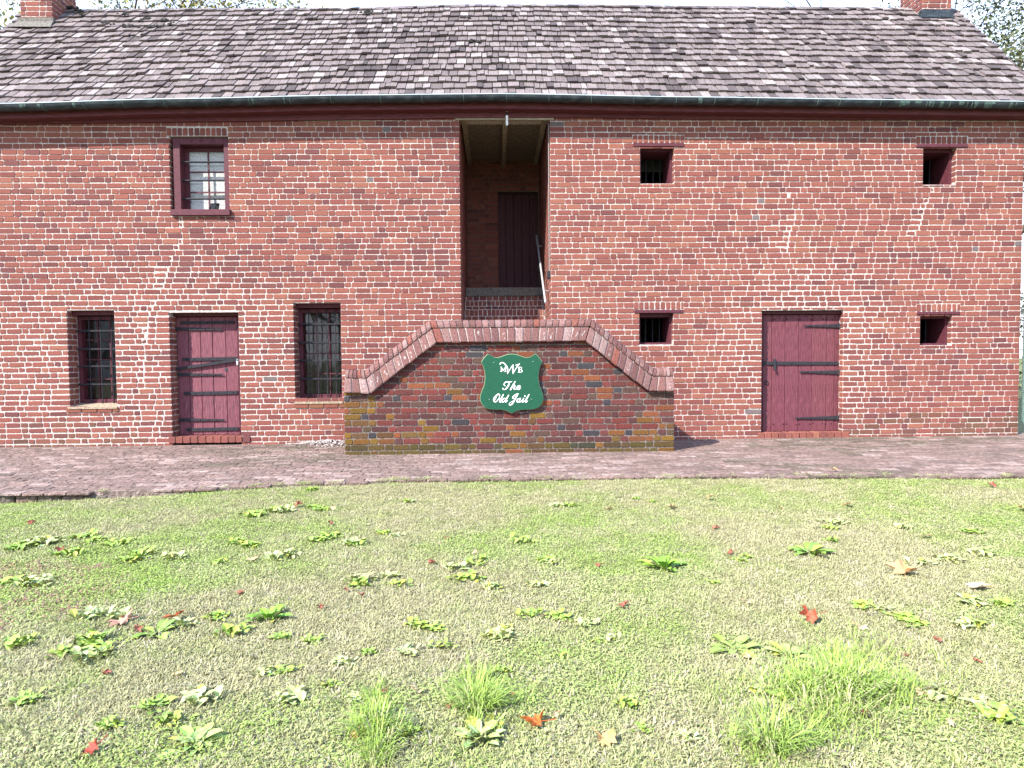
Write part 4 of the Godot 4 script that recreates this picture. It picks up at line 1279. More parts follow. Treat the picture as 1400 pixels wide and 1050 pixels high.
# ---------------------------------------------------------------- sign
func sign_board() -> void:
	var zf := ZP + 0.045
	var S := thing("shield_sign", "green shield-shaped sign lettered in white script, fixed to the brick parapet", "sign", W(699.5, 565, ZP + 0.03))
	var half := [[570, 130], [620, 134], [665, 148], [715, 168], [770, 178], [805, 172], [835, 155], [862, 138], [885, 130], [930, 180], [970, 235], [945, 290], [928, 350], [920, 410], [921, 470], [932, 540], [955, 600], [975, 650], [985, 700], [980, 750], [958, 795], [925, 828], [880, 850], [830, 860], [770, 862], [700, 864], [655, 872], [615, 888], [572, 912]]
	var pts := []
	for p in half: pts.push_back([p[0], p[1]])
	for k in range(half.size() - 2, 0, -1): pts.push_back([1138 - half[k][0], half[k][1]])
	var o := S.position
	var poly := PackedVector2Array()
	var inner := PackedVector2Array()
	for p in pts:
		var q := W(640.0 + p[0] / 9.542, 470.0 + p[1] / 9.542, zf) - o
		poly.push_back(Vector2(q.x, q.y))
	var cen := Vector2.ZERO
	for p in poly: cen += p / poly.size()
	for p in poly: inner.push_back(p + (cen - p).normalized() * 0.006)
	var z1 := zf - o.z
	var z0 := ZP + 0.012 - o.z
	var g := Geo.new()
	var idx := Geometry2D.triangulate_polygon(inner)
	for k in range(0, idx.size(), 3):
		var a := inner[idx[k]]; var b := inner[idx[k + 1]]; var c := inner[idx[k + 2]]
		if (b - a).cross(c - a) < 0:
			var t := b; b = c; c = t
		g.tri(Vector3(a.x, a.y, z1), Vector3(b.x, b.y, z1), Vector3(c.x, c.y, z1), Color.WHITE)
	put(g, "board", M.sign_face, S)
	var e := Geo.new()
	var n := poly.size()
	for k in n:
		var j := (k + 1) % n
		var a := poly[k]; var b := poly[j]; var c := inner[k]; var d := inner[j]
		var A := Vector3(a.x, a.y, z1 - 0.005); var B := Vector3(b.x, b.y, z1 - 0.005)
		e.quad(B, A, Vector3(c.x, c.y, z1), Vector3(d.x, d.y, z1), Color.WHITE)
		e.quad(Vector3(b.x, b.y, z0), Vector3(a.x, a.y, z0), A, B, Color.WHITE)
	put(e, "edge", M.sign_edge, S)
	for p in [[335, 245], [848, 232], [275, 728], [826, 724]]:
		var q := Geo.new()
		var c := W(640.0 + p[0] / 9.542, 470.0 + p[1] / 9.542, zf) - o
		q.tube([c, c + Vector3(0, 0, 0.002), c + Vector3(0, 0, 0.004)], [0.006, 0.005, 0.002], 8, Color.WHITE)
		put(q, "screw", M.lip, S)
	# lettering: strokes of [x, y, width] traced from two enlargements of the sign
	var A := [
		[[[490, 295, 25], [445, 258, 38], [472, 190, 42], [540, 162, 42], [620, 172, 46], [700, 150, 22]], [[612, 195, 42], [590, 270, 62], [540, 350, 62], [480, 405, 38], [420, 402, 34], [405, 365, 36]]],
		[[[800, 152, 36], [740, 260, 60], [652, 412, 60]], [[690, 340, 20], [750, 278, 26], [790, 292, 50], [765, 370, 55], [788, 405, 42], [845, 380, 18]]],
		[[[850, 372, 18], [920, 352, 22], [958, 305, 36], [925, 280, 32], [870, 330, 52], [868, 392, 52], [920, 405, 36], [985, 350, 16]]],
		[[[318, 590, 26], [265, 545, 26], [190, 610, 52], [125, 700, 62], [130, 785, 52], [190, 802, 26], [260, 725, 32], [302, 640, 32], [285, 572, 28], [232, 585, 20], [190, 680, 18], [168, 750, 14]]],
		[[[425, 565, 40], [370, 670, 56], [308, 770, 60], [330, 812, 42], [390, 765, 18]]],
		[[[490, 690, 26], [430, 700, 42], [382, 770, 52], [408, 812, 42], [460, 770, 20], [505, 700, 20]], [[592, 588, 40], [530, 700, 56], [482, 790, 56], [518, 804, 36], [565, 750, 16]]],
		[[[905, 545, 26], [830, 560, 36], [745, 630, 46], [720, 685, 40], [765, 690, 20]], [[885, 565, 40], [830, 650, 62], [760, 780, 62], [700, 872, 46], [640, 906, 32], [612, 868, 32], [680, 800, 20], [820, 725, 16]]],
		[[[950, 690, 26], [890, 710, 42], [852, 780, 52], [886, 812, 36], [940, 750, 20]], [[970, 688, 40], [930, 780, 52], [952, 812, 36], [1015, 755, 18]]],
		[[[1075, 690, 42], [1030, 780, 52], [1048, 812, 36], [1105, 765, 18]], [[1104, 604, 50], [1116, 626, 50]]],
		[[[1242, 568, 40], [1180, 680, 56], [1128, 780, 56], [1150, 816, 36], [1208, 765, 16]]]]
	var B := [
		[[[268, 330, 34], [285, 335, 30], [285, 495, 30]], [[282, 330, 44], [365, 470, 46]], [[365, 468, 26], [440, 332, 26]], [[440, 328, 44], [446, 495, 46]], [[255, 500, 24], [318, 500, 24]], [[415, 502, 24], [475, 502, 24]], [[430, 326, 22], [468, 326, 22]]],
		[[[245, 215, 62], [280, 168, 46], [370, 168, 46], [460, 262, 62], [525, 390, 72], [528, 592, 34]], [[530, 585, 28], [620, 420, 32], [745, 228, 30]], [[742, 235, 44], [730, 400, 62], [736, 590, 34]], [[738, 585, 28], [830, 420, 42], [955, 235, 50], [1005, 203, 16]], [[835, 268, 24], [880, 236, 32], [960, 228, 30]]],
		[[[968, 340, 46], [968, 525, 46]], [[938, 335, 24], [1035, 335, 26], [1064, 372, 42], [1040, 415, 26], [970, 425, 22]], [[970, 425, 22], [1060, 436, 28], [1084, 480, 46], [1050, 524, 28], [930, 526, 24]]]]
	for w in [[A, 670.0, 515.0, 23.333], [B, 675.0, 490.0, 28.0]]:
		for letter in w[0]:
			var q := Geo.new()
			for st in letter:
				var pp := []
				for p in st:
					var c := W(w[1] + p[0] / w[3], w[2] + p[1] / w[3], zf) - o
					pp.push_back(Vector3(c.x, c.y, p[2] / w[3] * 0.00905 * 0.35))
				ribbon(q, pp, z1 + 0.003)
			put(q, "letter", M.letter, S)

func ribbon(g: Geo, p: Array, z: float) -> void:
	var s := []
	for k in p.size() - 1:
		var a: Vector3 = p[maxi(k - 1, 0)]; var b: Vector3 = p[k]; var c: Vector3 = p[k + 1]; var d: Vector3 = p[mini(k + 2, p.size() - 1)]
		for i in 6: s.push_back(b.cubic_interpolate(c, a, d, i / 6.0))
	s.push_back(p[-1])
	var L := []; var R := []
	for k in s.size():
		var t: Vector3 = s[mini(k + 1, s.size() - 1)] - s[maxi(k - 1, 0)]
		var n: Vector2 = Vector2(-t.y, t.x).normalized() * float(s[k].z)
		L.push_back(Vector3(s[k].x + n.x, s[k].y + n.y, z)); R.push_back(Vector3(s[k].x - n.x, s[k].y - n.y, z))
	for k in s.size() - 1: g.quad(R[k], R[k + 1], L[k + 1], L[k], Color.WHITE)
	for e in [0, s.size() - 1]:
		var c := Vector3(s[e].x, s[e].y, z + 0.0002)
		for k in 8:
			var a := TAU * k / 8; var b := TAU * (k + 1) / 8
			g.tri(c, c + Vector3(cos(a), sin(a), 0) * s[e].z, c + Vector3(cos(b), sin(b), 0) * s[e].z, Color.WHITE)

# ---------------------------------------------------------------- trees and the house across the lawn
func grow(tg: Geo, tips: Array, p: Vector3, d: Vector3, L: float, r: float, lev: int, most: int, droop: float) -> void:
	var pts := [p]; var rad := [r]
	var q := p; var dd := d
	var n := 4
	for k in n:
		dd = (dd + Vector3(rng.randf_range(-0.2, 0.2), rng.randf_range(-0.12, 0.16) - droop * lev, rng.randf_range(-0.2, 0.2))).normalized()
		q += dd * L / n
		pts.push_back(q); rad.push_back(lerpf(r, r * 0.55, float(k + 1) / n))
		if lev >= most - 1: tips.push_back(q)
	tg.tube(pts, rad, 8 if lev < 2 else 5, Color.WHITE, false)
	if lev >= most: return
	var kids := rng.randi_range(3, 4)
	for k in kids:
		var f := rng.randi_range(2, n)
		var side := Vector3(rng.randf_range(-1, 1), rng.randf_range(-0.2, 0.6), rng.randf_range(-1, 1)).normalized()
		var nd: Vector3 = (dd * 0.75 + side * 0.9).normalized()
		grow(tg, tips, pts[f], nd, L * rng.randf_range(0.58, 0.78), rad[f] * 0.62, lev + 1, most, droop)

var tree_no := 0
func tree(called: String, label: String, at: Vector3, h: float, r: float, leaf: Color, per: int, size: float, most: int, group: String, lean := Vector3.ZERO) -> void:
	tree_no += 1
	rng.seed = 400 + tree_no
	var T := thing(called, label, "tree", at, group)
	var tg := Geo.new(); var tips := []
	grow(tg, tips, Vector3(0, -0.2, 0), (Vector3.UP + lean).normalized(), h * 0.42, r, 0, most, 0.015)
	put(tg, "trunk", M.bark, T)
	var lg := Geo.new()
	for t in tips:
		for k in per:
			var c: Vector3 = t + Vector3(rng.randfn(0, 0.28), rng.randfn(0, 0.24), rng.randfn(0, 0.28)) * (h / 12.0)
			var u := Vector3(rng.randfn(), rng.randfn(), rng.randfn()).normalized()
			var w := u.cross(Vector3(rng.randfn(), rng.randfn(), rng.randfn())).normalized()
			var s := size * rng.randf_range(0.6, 1.3)
			var kk := rng.randf_range(0.65, 1.3)
			var cl := Color(leaf.r * kk * rng.randf_range(0.9, 1.15), leaf.g * kk, leaf.b * kk)
			lg.quad(c - u * s, c + w * s * 0.45, c + u * s, c - w * s * 0.45, cl)
	if lg.v.size() > 0: put(lg, "crown", M.foliage, T)

func surroundings() -> void:
	tree("leafy_tree", "dense green tree behind the gable beside the darker chimney", Vector3(12.0, 0, -6.5), 13.0, 0.26, Color(0.085, 0.10, 0.045), 60, 0.045, 4, "")
	tree("leafy_tree", "olive green tree standing beyond the downspout corner", Vector3(15.5, 0, -11.0), 15.0, 0.3, Color(0.10, 0.115, 0.05), 22, 0.07, 4, "")
	tree("yellowing_tree", "thin tree with yellow-green autumn leaves behind the roof ridge", Vector3(-10.2, 0, -9.5), 16.5, 0.2, Color(0.24, 0.235, 0.06), 26, 0.055, 4, "")
	tree("bare_tree", "almost leafless tree rising above the far end of roof ridge", Vector3(9.3, 0, -9.5), 15.5, 0.2, Color(0.16, 0.11, 0.05), 0, 0.07, 4, "")
	tree("bare_tree", "sparse brown-leaved tree behind the paler chimney", Vector3(-10.9, 0, -5.0), 13.5, 0.22, Color(0.20, 0.15, 0.06), 5, 0.05, 4, "")
	# across the lawn: mirrored in the window panes
	tree("lawn_tree", "tall shade tree across the lawn mirrored in window glass", Vector3(-15.0, 0, 30.0), 14.0, 0.35, Color(0.09, 0.12, 0.03), 8, 0.22, 3, "shade trees across the lawn")
	tree("lawn_tree", "tall shade tree across the lawn mirrored in window glass", Vector3(-33.0, 0, 36.0), 15.0, 0.35, Color(0.10, 0.12, 0.03), 8, 0.22, 3, "shade trees across the lawn")
	tree("lawn_tree", "tall shade tree across the lawn mirrored in window glass", Vector3(-7.0, 0, 33.0), 13.0, 0.35, Color(0.09, 0.11, 0.03), 8, 0.22, 3, "shade trees across the lawn")
	var H := thing("white_house", "white clapboard house across the lawn mirrored in a barred window", "house", Vector3(-25.0, 0, 34.0))
	var g := Geo.new()
	g.abox(-4, 4, -0.2, 3.4, -3, 3, Color.WHITE)
	for s in [-1.0, 1.0]:
		var a := Vector3(-4, 3.4, 3 * s); var b := Vector3(4, 3.4, 3 * s); var t := Vector3(0, 6.0, 3 * s)
		if s > 0: g.tri(a, b, t, Color.WHITE)
		else: g.tri(b, a, t, Color.WHITE)
	put(g, "wall", M.white, H)
	g = Geo.new()
	g.box(Vector3(-2.1, 4.75, 0), Vector3(2.3, 1.5, 0), Vector3(-0.03, 0.05, 0), Vector3(0, 0, 3.3), Color.WHITE)
	g.box(Vector3(2.1, 4.75, 0), Vector3(2.3, -1.5, 0), Vector3(0.03, 0.05, 0), Vector3(0, 0, 3.3), Color.WHITE)
	put(g, "roof", M.bark, H)
	for x in [-2.4, 0.0, 2.4]:
		g = Geo.new()
		g.abox(x - 0.45, x + 0.45, 1.0, 2.5, -3.05, -3.004, Color.WHITE)
		put(g, "window", M.dark, H)

# ---------------------------------------------------------------- lawn
func leaflet(g: Geo, base: Vector3, dir: Vector3, L: float, w: float, bend: float, c: Color) -> void:
	var side := dir.cross(Vector3.UP)
	if side.length() < 0.01: side = Vector3.RIGHT
	side = side.normalized() * w
	var m := base + dir * L * 0.55
	var t := base + dir * L + Vector3(0, -bend * L, 0) + Vector3(dir.x, 0, dir.z) * bend * L * 0.5
	g.tri(base, m + side, m - side, c); g.tri(m - side, m + side, t, c)

func tuft(kind: int, sd: int) -> ArrayMesh:
	var r := RandomNumberGenerator.new(); r.seed = sd
	var g := Geo.new()
	var n: int = [26, 10, 9][kind]
	for k in n:
		var a := r.randf() * TAU
		var b := Vector3(cos(a), 0, sin(a)) * r.randf() * 0.04
		if kind == 0:      # short curled turf
			var d := Vector3(cos(a) * r.randf_range(0.3, 1.0), r.randf_range(0.5, 1.1), sin(a) * r.randf_range(0.3, 1.0)).normalized()
			leaflet(g, b, d, r.randf_range(0.012, 0.040), r.randf_range(0.0009, 0.0019), r.randf_range(0.1, 0.9), Color(1, 1, 1) * r.randf_range(0.7, 1.25))
		elif kind == 1:    # small round leaves
			var h := r.randf_range(0.006, 0.024)
			var c := b * 1.2 + Vector3(0, h, 0)
			var d := Vector3(cos(a), r.randf_range(-0.2, 0.6), sin(a)).normalized()
			leaflet(g, c, d, r.randf_range(0.008, 0.016), r.randf_range(0.0022, 0.0046), 0.3, Color(1, 1, 1) * r.randf_range(0.75, 1.2))
		else:              # long grass blade
			var d := Vector3(cos(a) * r.randf_range(0.1, 0.95), 1.0, sin(a) * r.randf_range(0.1, 0.95)).normalized()
			var L := r.randf_range(0.035, 0.13)
			var w := r.randf_range(0.0013, 0.0024)
			var side := d.cross(Vector3.UP).normalized() * w
			var c := Color(1, 1, 1) * r.randf_range(0.75, 1.2)
			var p1 := b + d * L * 0.5; var p2 := b + d * L * 0.85 + Vector3(d.x, -0.15, d.z) * L * 0.3; var p3 := p2 + Vector3(d.x * 1.2, -0.1, d.z * 1.2) * L * 0.35
			g.quad(b - side, b + side, p1 + side, p1 - side, c)
			g.quad(p1 - side, p1 + side, p2 + side * 0.7, p2 - side * 0.7, c)
			g.tri(p2 - side * 0.7, p2 + side * 0.7, p3, c)
	return g.mesh()

func scatter(called: String, label: String, category: String, mesh: Mesh, m: Material, xf: Array, cl: Array) -> void:
	var mm := MultiMesh.new()
	mm.transform_format = MultiMesh.TRANSFORM_3D; mm.use_colors = true
	mm.mesh = mesh; mm.instance_count = xf.size()
	for k in xf.size():
		mm.set_instance_transform(k, xf[k]); mm.set_instance_color(k, cl[k])
	var o := MultiMeshInstance3D.new()
	o.name = numbered(called); o.multimesh = mm; o.material_override = m
	add_child(o)
	tag(o, label, category, "", "stuff")

func in_view(x: float, z: float) -> bool:            # lawn the camera or a step aside could see
	var d := CAM_P.z - z
	return d > 1.1 and absf(x - 0.03 * d) < d * 0.86 + 1.2

func lawn() -> void:
	rng.seed = 777
	var patch := FastNoiseLite.new(); patch.seed = 31; patch.frequency = 0.55; patch.fractal_octaves = 3
	var fine := FastNoiseLite.new(); fine.seed = 77; fine.frequency = 2.2; fine.fractal_octaves = 2
	var xf := [[], [], [], [], []]; var cl := [[], [], [], [], []]
	var tried := 0
	while tried < 330000:
		tried += 1
		var z := rng.randf_range(1.8, 8.0); var x := rng.randf_range(-8.5, 8.8)
		if not in_view(x, z): continue
		var d := CAM_P.z - z
		if rng.randf() > clampf(4.2 / d, 0.55, 1.0): continue
		var ez := edge_z(x) + 0.06 * fine.get_noise_2d(x * 0.7, 3.0) + 0.04 * fine.get_noise_2d(x * 3.0, 9.0) - 0.03
		if x < -3.6: ez = maxf(ez, edge_z(x) + 0.05 + 0.07 * smoothstep(-3.6, -5.0, x))
		if z < ez + 0.10 and rng.randf() < 0.45: continue
		if z < ez: continue
		var g := patch.get_noise_2d(x, z) + 0.35 * smoothstep(0.0, -4.5, x) * smoothstep(1.5, 3.5, z) - 0.1
		var f := fine.get_noise_2d(x, z)
		var kind := 0
		if rng.randf() < 0.16 + 0.6 * g: kind = 1
		var v := rng.randi_range(0, 1)
		var s := rng.randf_range(0.75, 1.3)
		var b := Basis(Vector3.UP, rng.randf() * TAU).scaled(Vector3(s, s * rng.randf_range(0.7, 1.25), s))
		var c: Color
		if kind == 0:
			c = Color(0.345, 0.318, 0.165).lerp(Color(0.255, 0.30, 0.092), clampf(0.45 + g * 0.8 + f * 0.5 + rng.randf_range(-0.35, 0.35), 0, 1))
			if rng.randf() < 0.10: c = Color(0.42, 0.36, 0.25)
		else:
			c = Color(0.31, 0.355, 0.13).lerp(Color(0.235, 0.33, 0.065), clampf(0.4 + f + g * 0.5, 0, 1))
		# reddish seed heads in one corner of the lawn
		if Vector2((x + 2.75) / 0.8, (z - 5.75) / 0.6).length() < 1.0 and rng.randf() < 0.28: c = Color(0.30, 0.17, 0.13)
		var k := rng.randf_range(0.8, 1.2)
		var slot := kind * 2 + v
		xf[slot].push_back(Transform3D(b, Vector3(x, maxf(gy(x, z) - 0.004, -0.004 if z < edge_z(x) - 0.02 else -9.0), z))); cl[slot].push_back(Color(c.r * k, c.g * k, c.b * k))
	scatter("lawn_grass", "short dry yellow-green grass covering the lawn", "grass", tuft(0, 1), M.turf, xf[0], cl[0])
	scatter("lawn_grass", "curled pale grass mixed through the lawn", "grass", tuft(0, 2), M.turf, xf[1], cl[1])
	scatter("lawn_clover", "small round clover leaves spread through the grass", "clover", tuft(1, 3), M.turf, xf[2], cl[2])
	scatter("lawn_clover", "bright low creeping leaves between the grass", "clover", tuft(1, 4), M.turf, xf[3], cl[3])
	# tall tufts
	var spots := [[1150, 950, 115, 55, 620, "broad patch of long bright green grass in the lawn"], [515, 1010, 42, 45, 200, "narrow clump of long grass beside the short red leaf"], [650, 975, 34, 38, 130, "clump of long grass right behind the pale leafy rosette"], [1055, 1025, 70, 30, 130, "loose fringe of long grass in front of the bright patch"]]
	for s in spots:
		var tx := []; var tc := []
		for k in s[4]:
			var a := rng.randf() * TAU; var r := minf(absf(rng.randfn(0.0, 0.62)), 1.5)
			var p := G(s[0] + cos(a) * r * s[2], s[1] + sin(a) * r * s[3] - 10.0 * sin(a * 3.0), -0.035)
			p.y = gy(p.x, p.z) - 0.004
			var sc := rng.randf_range(0.5, 1.2) * (1.0 - 0.3 * r)
			tx.push_back(Transform3D(Basis(Vector3.UP, rng.randf() * TAU).scaled(Vector3.ONE * sc), p))
			var kk := rng.randf_range(0.8, 1.2)
			tc.push_back(Color(0.24 * kk, 0.34 * kk, 0.065 * kk) if rng.randf() < 0.8 else Color(0.38, 0.37, 0.18))
		scatter("tall_grass", s[5], "grass", tuft(2, 9 + s[4]), M.turf, tx, tc)

# ---------------------------------------------------------------- weeds with broad leaves
func broad_leaf(g: Geo, base: Vector3, yaw: float, pitch: float, L: float, w: float, c: Color) -> void:
	# a cupped oval blade bending over along its length
	var out := Vector3(cos(yaw), 0, sin(yaw)); var side := Vector3(-sin(yaw), 0, cos(yaw))
	var prof := [0.12, 0.55, 0.95, 1.0, 0.72, 0.0]
	var p := base; var ang := pitch
	var mid := []; var l := []; var r := []
	for k in 6:
		mid.push_back(p)
		var nn := Vector3(-sin(ang) * out.x, cos(ang), -sin(ang) * out.z)
		l.push_back(p + side * w * prof[k] + nn * w * 0.35 * prof[k]); r.push_back(p - side * w * prof[k] + nn * w * 0.35 * prof[k])
		p += (out * cos(ang) + Vector3.UP * sin(ang)) * L / 5.0
		ang -= pitch * 0.13 + 0.05
	for k in 5:
		g.quad(mid[k], l[k], l[k + 1], mid[k + 1], c); g.quad(r[k], mid[k], mid[k + 1], r[k + 1], c)

func rosette(at: Vector3, R: float, n: int, up: float, col: Color, label: String, group: String, split: bool, called := "broadleaf_weed") -> void:
	var gg := Geo.new()
	var T: Node3D
	if split: T = thing(called, label, "weed", at, group)
	for k in n:
		var yaw := TAU * k * 0.381966 + rng.randf_range(-0.4, 0.4)
		var inner := float(k) / n
		var L := R * rng.randf_range(0.42, 0.72) * (1.0 - 0.30 * inner)
		var pitch := clampf(up * (0.45 + inner) + rng.randf_range(-0.2, 0.35), 0.12, 1.4)
		var kk := rng.randf_range(0.75, 1.25)
		var c := Color(col.r * kk * rng.randf_range(0.9, 1.2), col.g * kk, col.b * kk * rng.randf_range(0.8, 1.2))
		if rng.randf() < 0.08: c = Color(0.34, 0.33, 0.06)
		var off := Vector3(cos(yaw), 0, sin(yaw)) * R * 0.38 * (1.0 - inner) * rng.randf_range(0.3, 1.0) + Vector3(0, 0.004, 0)
		yaw += rng.randf_range(-0.5, 0.5)
		if split:
			var g := Geo.new()
			broad_leaf(g, off, yaw, pitch, L, L * rng.randf_range(0.16, 0.24), c)
			put(g, "leaf", M.leafy, T)
		else:
			var rr := R * sqrt(rng.randf()) * rng.randf_range(0.25, 0.72)
			off = Vector3(cos(yaw * 1.7) * rr, 0.010, sin(yaw * 1.7) * rr * 0.8)
			L = clampf(R * rng.randf_range(0.24, 0.42), 0.018, 0.055)
			broad_leaf(gg, off, yaw, pitch, L, L * rng.randf_range(0.22, 0.34), c)
	if not split:
		var o := put(gg, called, M.leafy, self, at)
		tag(o, label, "weed", group)

var marks := []
func whereabouts(p: Vector3) -> String:
	# the findable thing a small plant or leaf lies next to
	var best := 0.75; var said := ""
	for m in marks:
		var d: float = Vector2(m[0].x - p.x, m[0].z - p.z).length()
		if d < best: best = d; said = m[1]
	if said: return said
	if p.z < edge_z(p.x) + 0.9:
		if p.x < -3.2: return "along the edging bricks"
		if p.x < -1.9: return "by the paving before the barred window"
		if p.x < 2.2: return "by the paving before the sign wall"
		return "by the paving before the wide door"
	if p.x < -1.2: return "in the greener side of the lawn"
	if p.x > 1.3: return "in the drier side of the lawn"
	return "in the open middle of the lawn"

func on_lawn(px: float, py: float) -> Vector3:
	var p := G(px, py, -0.035)
	p.y = gy(p.x, p.z)
	return p

func size_at(p: Vector3, px: float) -> float:
	return px / F * (CAM_P.z - p.z)

func weeds() -> void:
	rng.seed = 814
	var big := [
		[655, 1018, 58, 30, 0.75, Color(0.29, 0.38, 0.14), "large pale green rosette of upright leaves beside the orange leaf"],
		[905, 776, 46, 24, 0.75, Color(0.16, 0.30, 0.035), "dark green leafy clump standing alone on dry grass"],
		[1108, 757, 50, 22, 0.35, Color(0.17, 0.29, 0.05), "flat spreading green clump of long leaves on dry grass"],
		[268, 1022, 56, 24, 0.5, Color(0.25, 0.36, 0.10), "broad-leaved pale clump close to the dark red leaf"],
		[368, 850, 44, 20, 0.7, Color(0.15, 0.32, 0.04), "bright green clump past the two rust-brown leaves"],
		[1005, 890, 60, 20, 0.3, Color(0.22, 0.33, 0.07), "low flat-leaved clump at the edge of the tall grass"],
		[1075, 898, 50, 14, 0.4, Color(0.27, 0.36, 0.11), "pale leafy clump behind the tall grass patch"],
		[215, 868, 48, 20, 0.4, Color(0.22, 0.34, 0.07), "leafy clump in front of the two rust-brown leaves"]]
	marks = [[on_lawn(655, 1018), "near the large pale rosette"], [on_lawn(905, 776), "near the lone dark clump"], [on_lawn(1108, 757), "near the flat long-leaved clump"], [on_lawn(268, 1022), "near the broad-leaved pale clump"], [on_lawn(368, 850), "near the bright green clump"], [on_lawn(1150, 950), "at the patch of long grass"], [on_lawn(205, 854), "near the paired rust-brown leaves"], [on_lawn(1238, 790), "near the wide tan leaf"], [on_lawn(515, 1000), "near the narrow grass clump"], [on_lawn(1342, 811), "near the pale flat leaf"], [on_lawn(1110, 855), "near the crumpled rust-red leaf"]]
	for b in big:
		var p := on_lawn(b[0], b[1])
		rosette(p, size_at(p, b[2]), b[3], b[4], b[5], b[6], "", true)
	var mids := [[670, 808, 36], [240, 768, 34], [160, 745, 40], [120, 735, 44], [70, 742, 44], [190, 760, 36], [95, 760, 40], [30, 748, 36], [715, 740, 40], [340, 748, 30], [385, 765, 34], [490, 798, 36], [480, 745, 30], [740, 805, 30], [800, 855, 34], [760, 850, 30], [600, 893, 38], [620, 782, 34], [400, 962, 44], [270, 965, 44], [205, 970, 44], [560, 1012, 36], [860, 975, 34], [1180, 835, 30], [1265, 775, 34], [1240, 722, 28], [1130, 722, 26], [20, 795, 40], [90, 895, 44], [160, 850, 44], [320, 872, 40], [590, 862, 32], [690, 872, 34], [30, 880, 44], [130, 900, 44], [300, 850, 34], [440, 700, 22], [380, 702, 30], [350, 708, 30], [60, 800, 40], [430, 745, 26], [300, 770, 26], [550, 800, 26], [660, 770, 20], [765, 695, 18], [830, 880, 28], [1060, 960, 36], [1300, 770, 34], [1345, 760, 34], [1370, 830, 36], [1290, 960, 40], [1360, 990, 44], [940, 1020, 34], [770, 900, 26], [500, 900, 26], [430, 880, 26], [365, 925, 30], [150, 1000, 36], [40, 960, 40], [890, 690, 14], [1140, 740, 26], [1330, 730, 26], [540, 735, 20], [1320, 860, 34], [1230, 850, 30], [560, 690, 16], [430, 672, 14], [750, 770, 22], [980, 800, 18], [1010, 770, 18], [455, 945, 22], [690, 925, 22]]
	for q in mids:
		var p := on_lawn(q[0] + rng.randf_range(-4, 4), q[1] + rng.randf_range(-3, 3))
		for k in rng.randi_range(1, 2):
			var o := Vector3.ZERO if k == 0 else Vector3(rng.randf_range(-0.14, 0.14), 0, rng.randf_range(-0.14, 0.14))
			var at := p + o
			at.y = gy(at.x, at.z)
			var light := rng.randf() < 0.45
			rosette(at, size_at(p, q[2]) * rng.randf_range(0.75, 1.1), rng.randi_range(18, 46), rng.randf_range(0.5, 1.1), Color(0.33, 0.39, 0.16) if light else Color(0.22, 0.33, 0.06), "low weed with small %s green leaves %s" % ["pale" if light else "deep", whereabouts(at)], "%s green weeds %s" % ["pale" if light else "deep", whereabouts(at)], false, "lawn_weed")

# ---------------------------------------------------------------- fallen leaves
func dead_leaf(at: Vector3, R: float, col: Color, curl: float, label: String, group: String) -> void:
	# five-pointed, curled, with a stalk
	var g := Geo.new()
	var o := Vector3.ZERO
	var yaw := rng.randf() * TAU
	var n := 20
	var lob := [0.35, 0.75, 0.5, 0.95, 0.55, 0.8, 0.6, 1.0, 0.55, 0.85, 0.55, 0.95, 0.5, 0.75, 0.4, 0.5, 0.3, 0.2, 0.15, 0.25]
	var tilt := Basis.from_euler(Vector3(rng.randf_range(-0.3, 0.3) + curl * 0.4, yaw, rng.randf_range(-0.3, 0.3)))
	var rim := []; var mid := []
	var fold := rng.randf() * TAU
	for k in n:
		var a := TAU * k / n
		var r: float = R * lob[k] * rng.randf_range(0.85, 1.1)
		var fx := cos(a - fold)
		rim.push_back(Vector3(cos(a) * r * (1.0 - 0.25 * curl), R * curl * (0.55 * fx * fx + 0.25 * sin(a * 2.0 + fold) + rng.randf_range(-0.1, 0.15)), sin(a) * r))
		mid.push_back(Vector3(cos(a) * r * 0.5, R * curl * 0.14 * fx * fx, sin(a) * r * 0.5))
	var low := 1e9
	for k in n: low = minf(low, (tilt * rim[k]).y)
	for k in n:
		var j := (k + 1) % n
		var kk := rng.randf_range(0.8, 1.2)
		var c := Color(col.r * kk, col.g * kk * rng.randf_range(0.9, 1.15), col.b * kk)
		g.tri(tilt * o, tilt * mid[j], tilt * mid[k], c)
		g.quad(tilt * mid[k], tilt * mid[j], tilt * rim[j], tilt * rim[k], c)
	var st := tilt * Vector3(cos(TAU * 17.5 / n), 0.0, sin(TAU * 17.5 / n))
	g.tube([Vector3(0, 0.002, 0), st * R * 0.5 + Vector3(0, 0.004, 0), st * R * 0.95 + Vector3(0, 0.008, 0)], [0.0014, 0.0012, 0.0016], 5, Color(col.r * 0.8, col.g * 0.7, col.b * 0.7))
	var m := put(g, "fallen_leaf", M.dry_leaf, self, at + Vector3(0, 0.018 - minf(low, 0.0), 0))
	tag(m, label, "leaf", group)

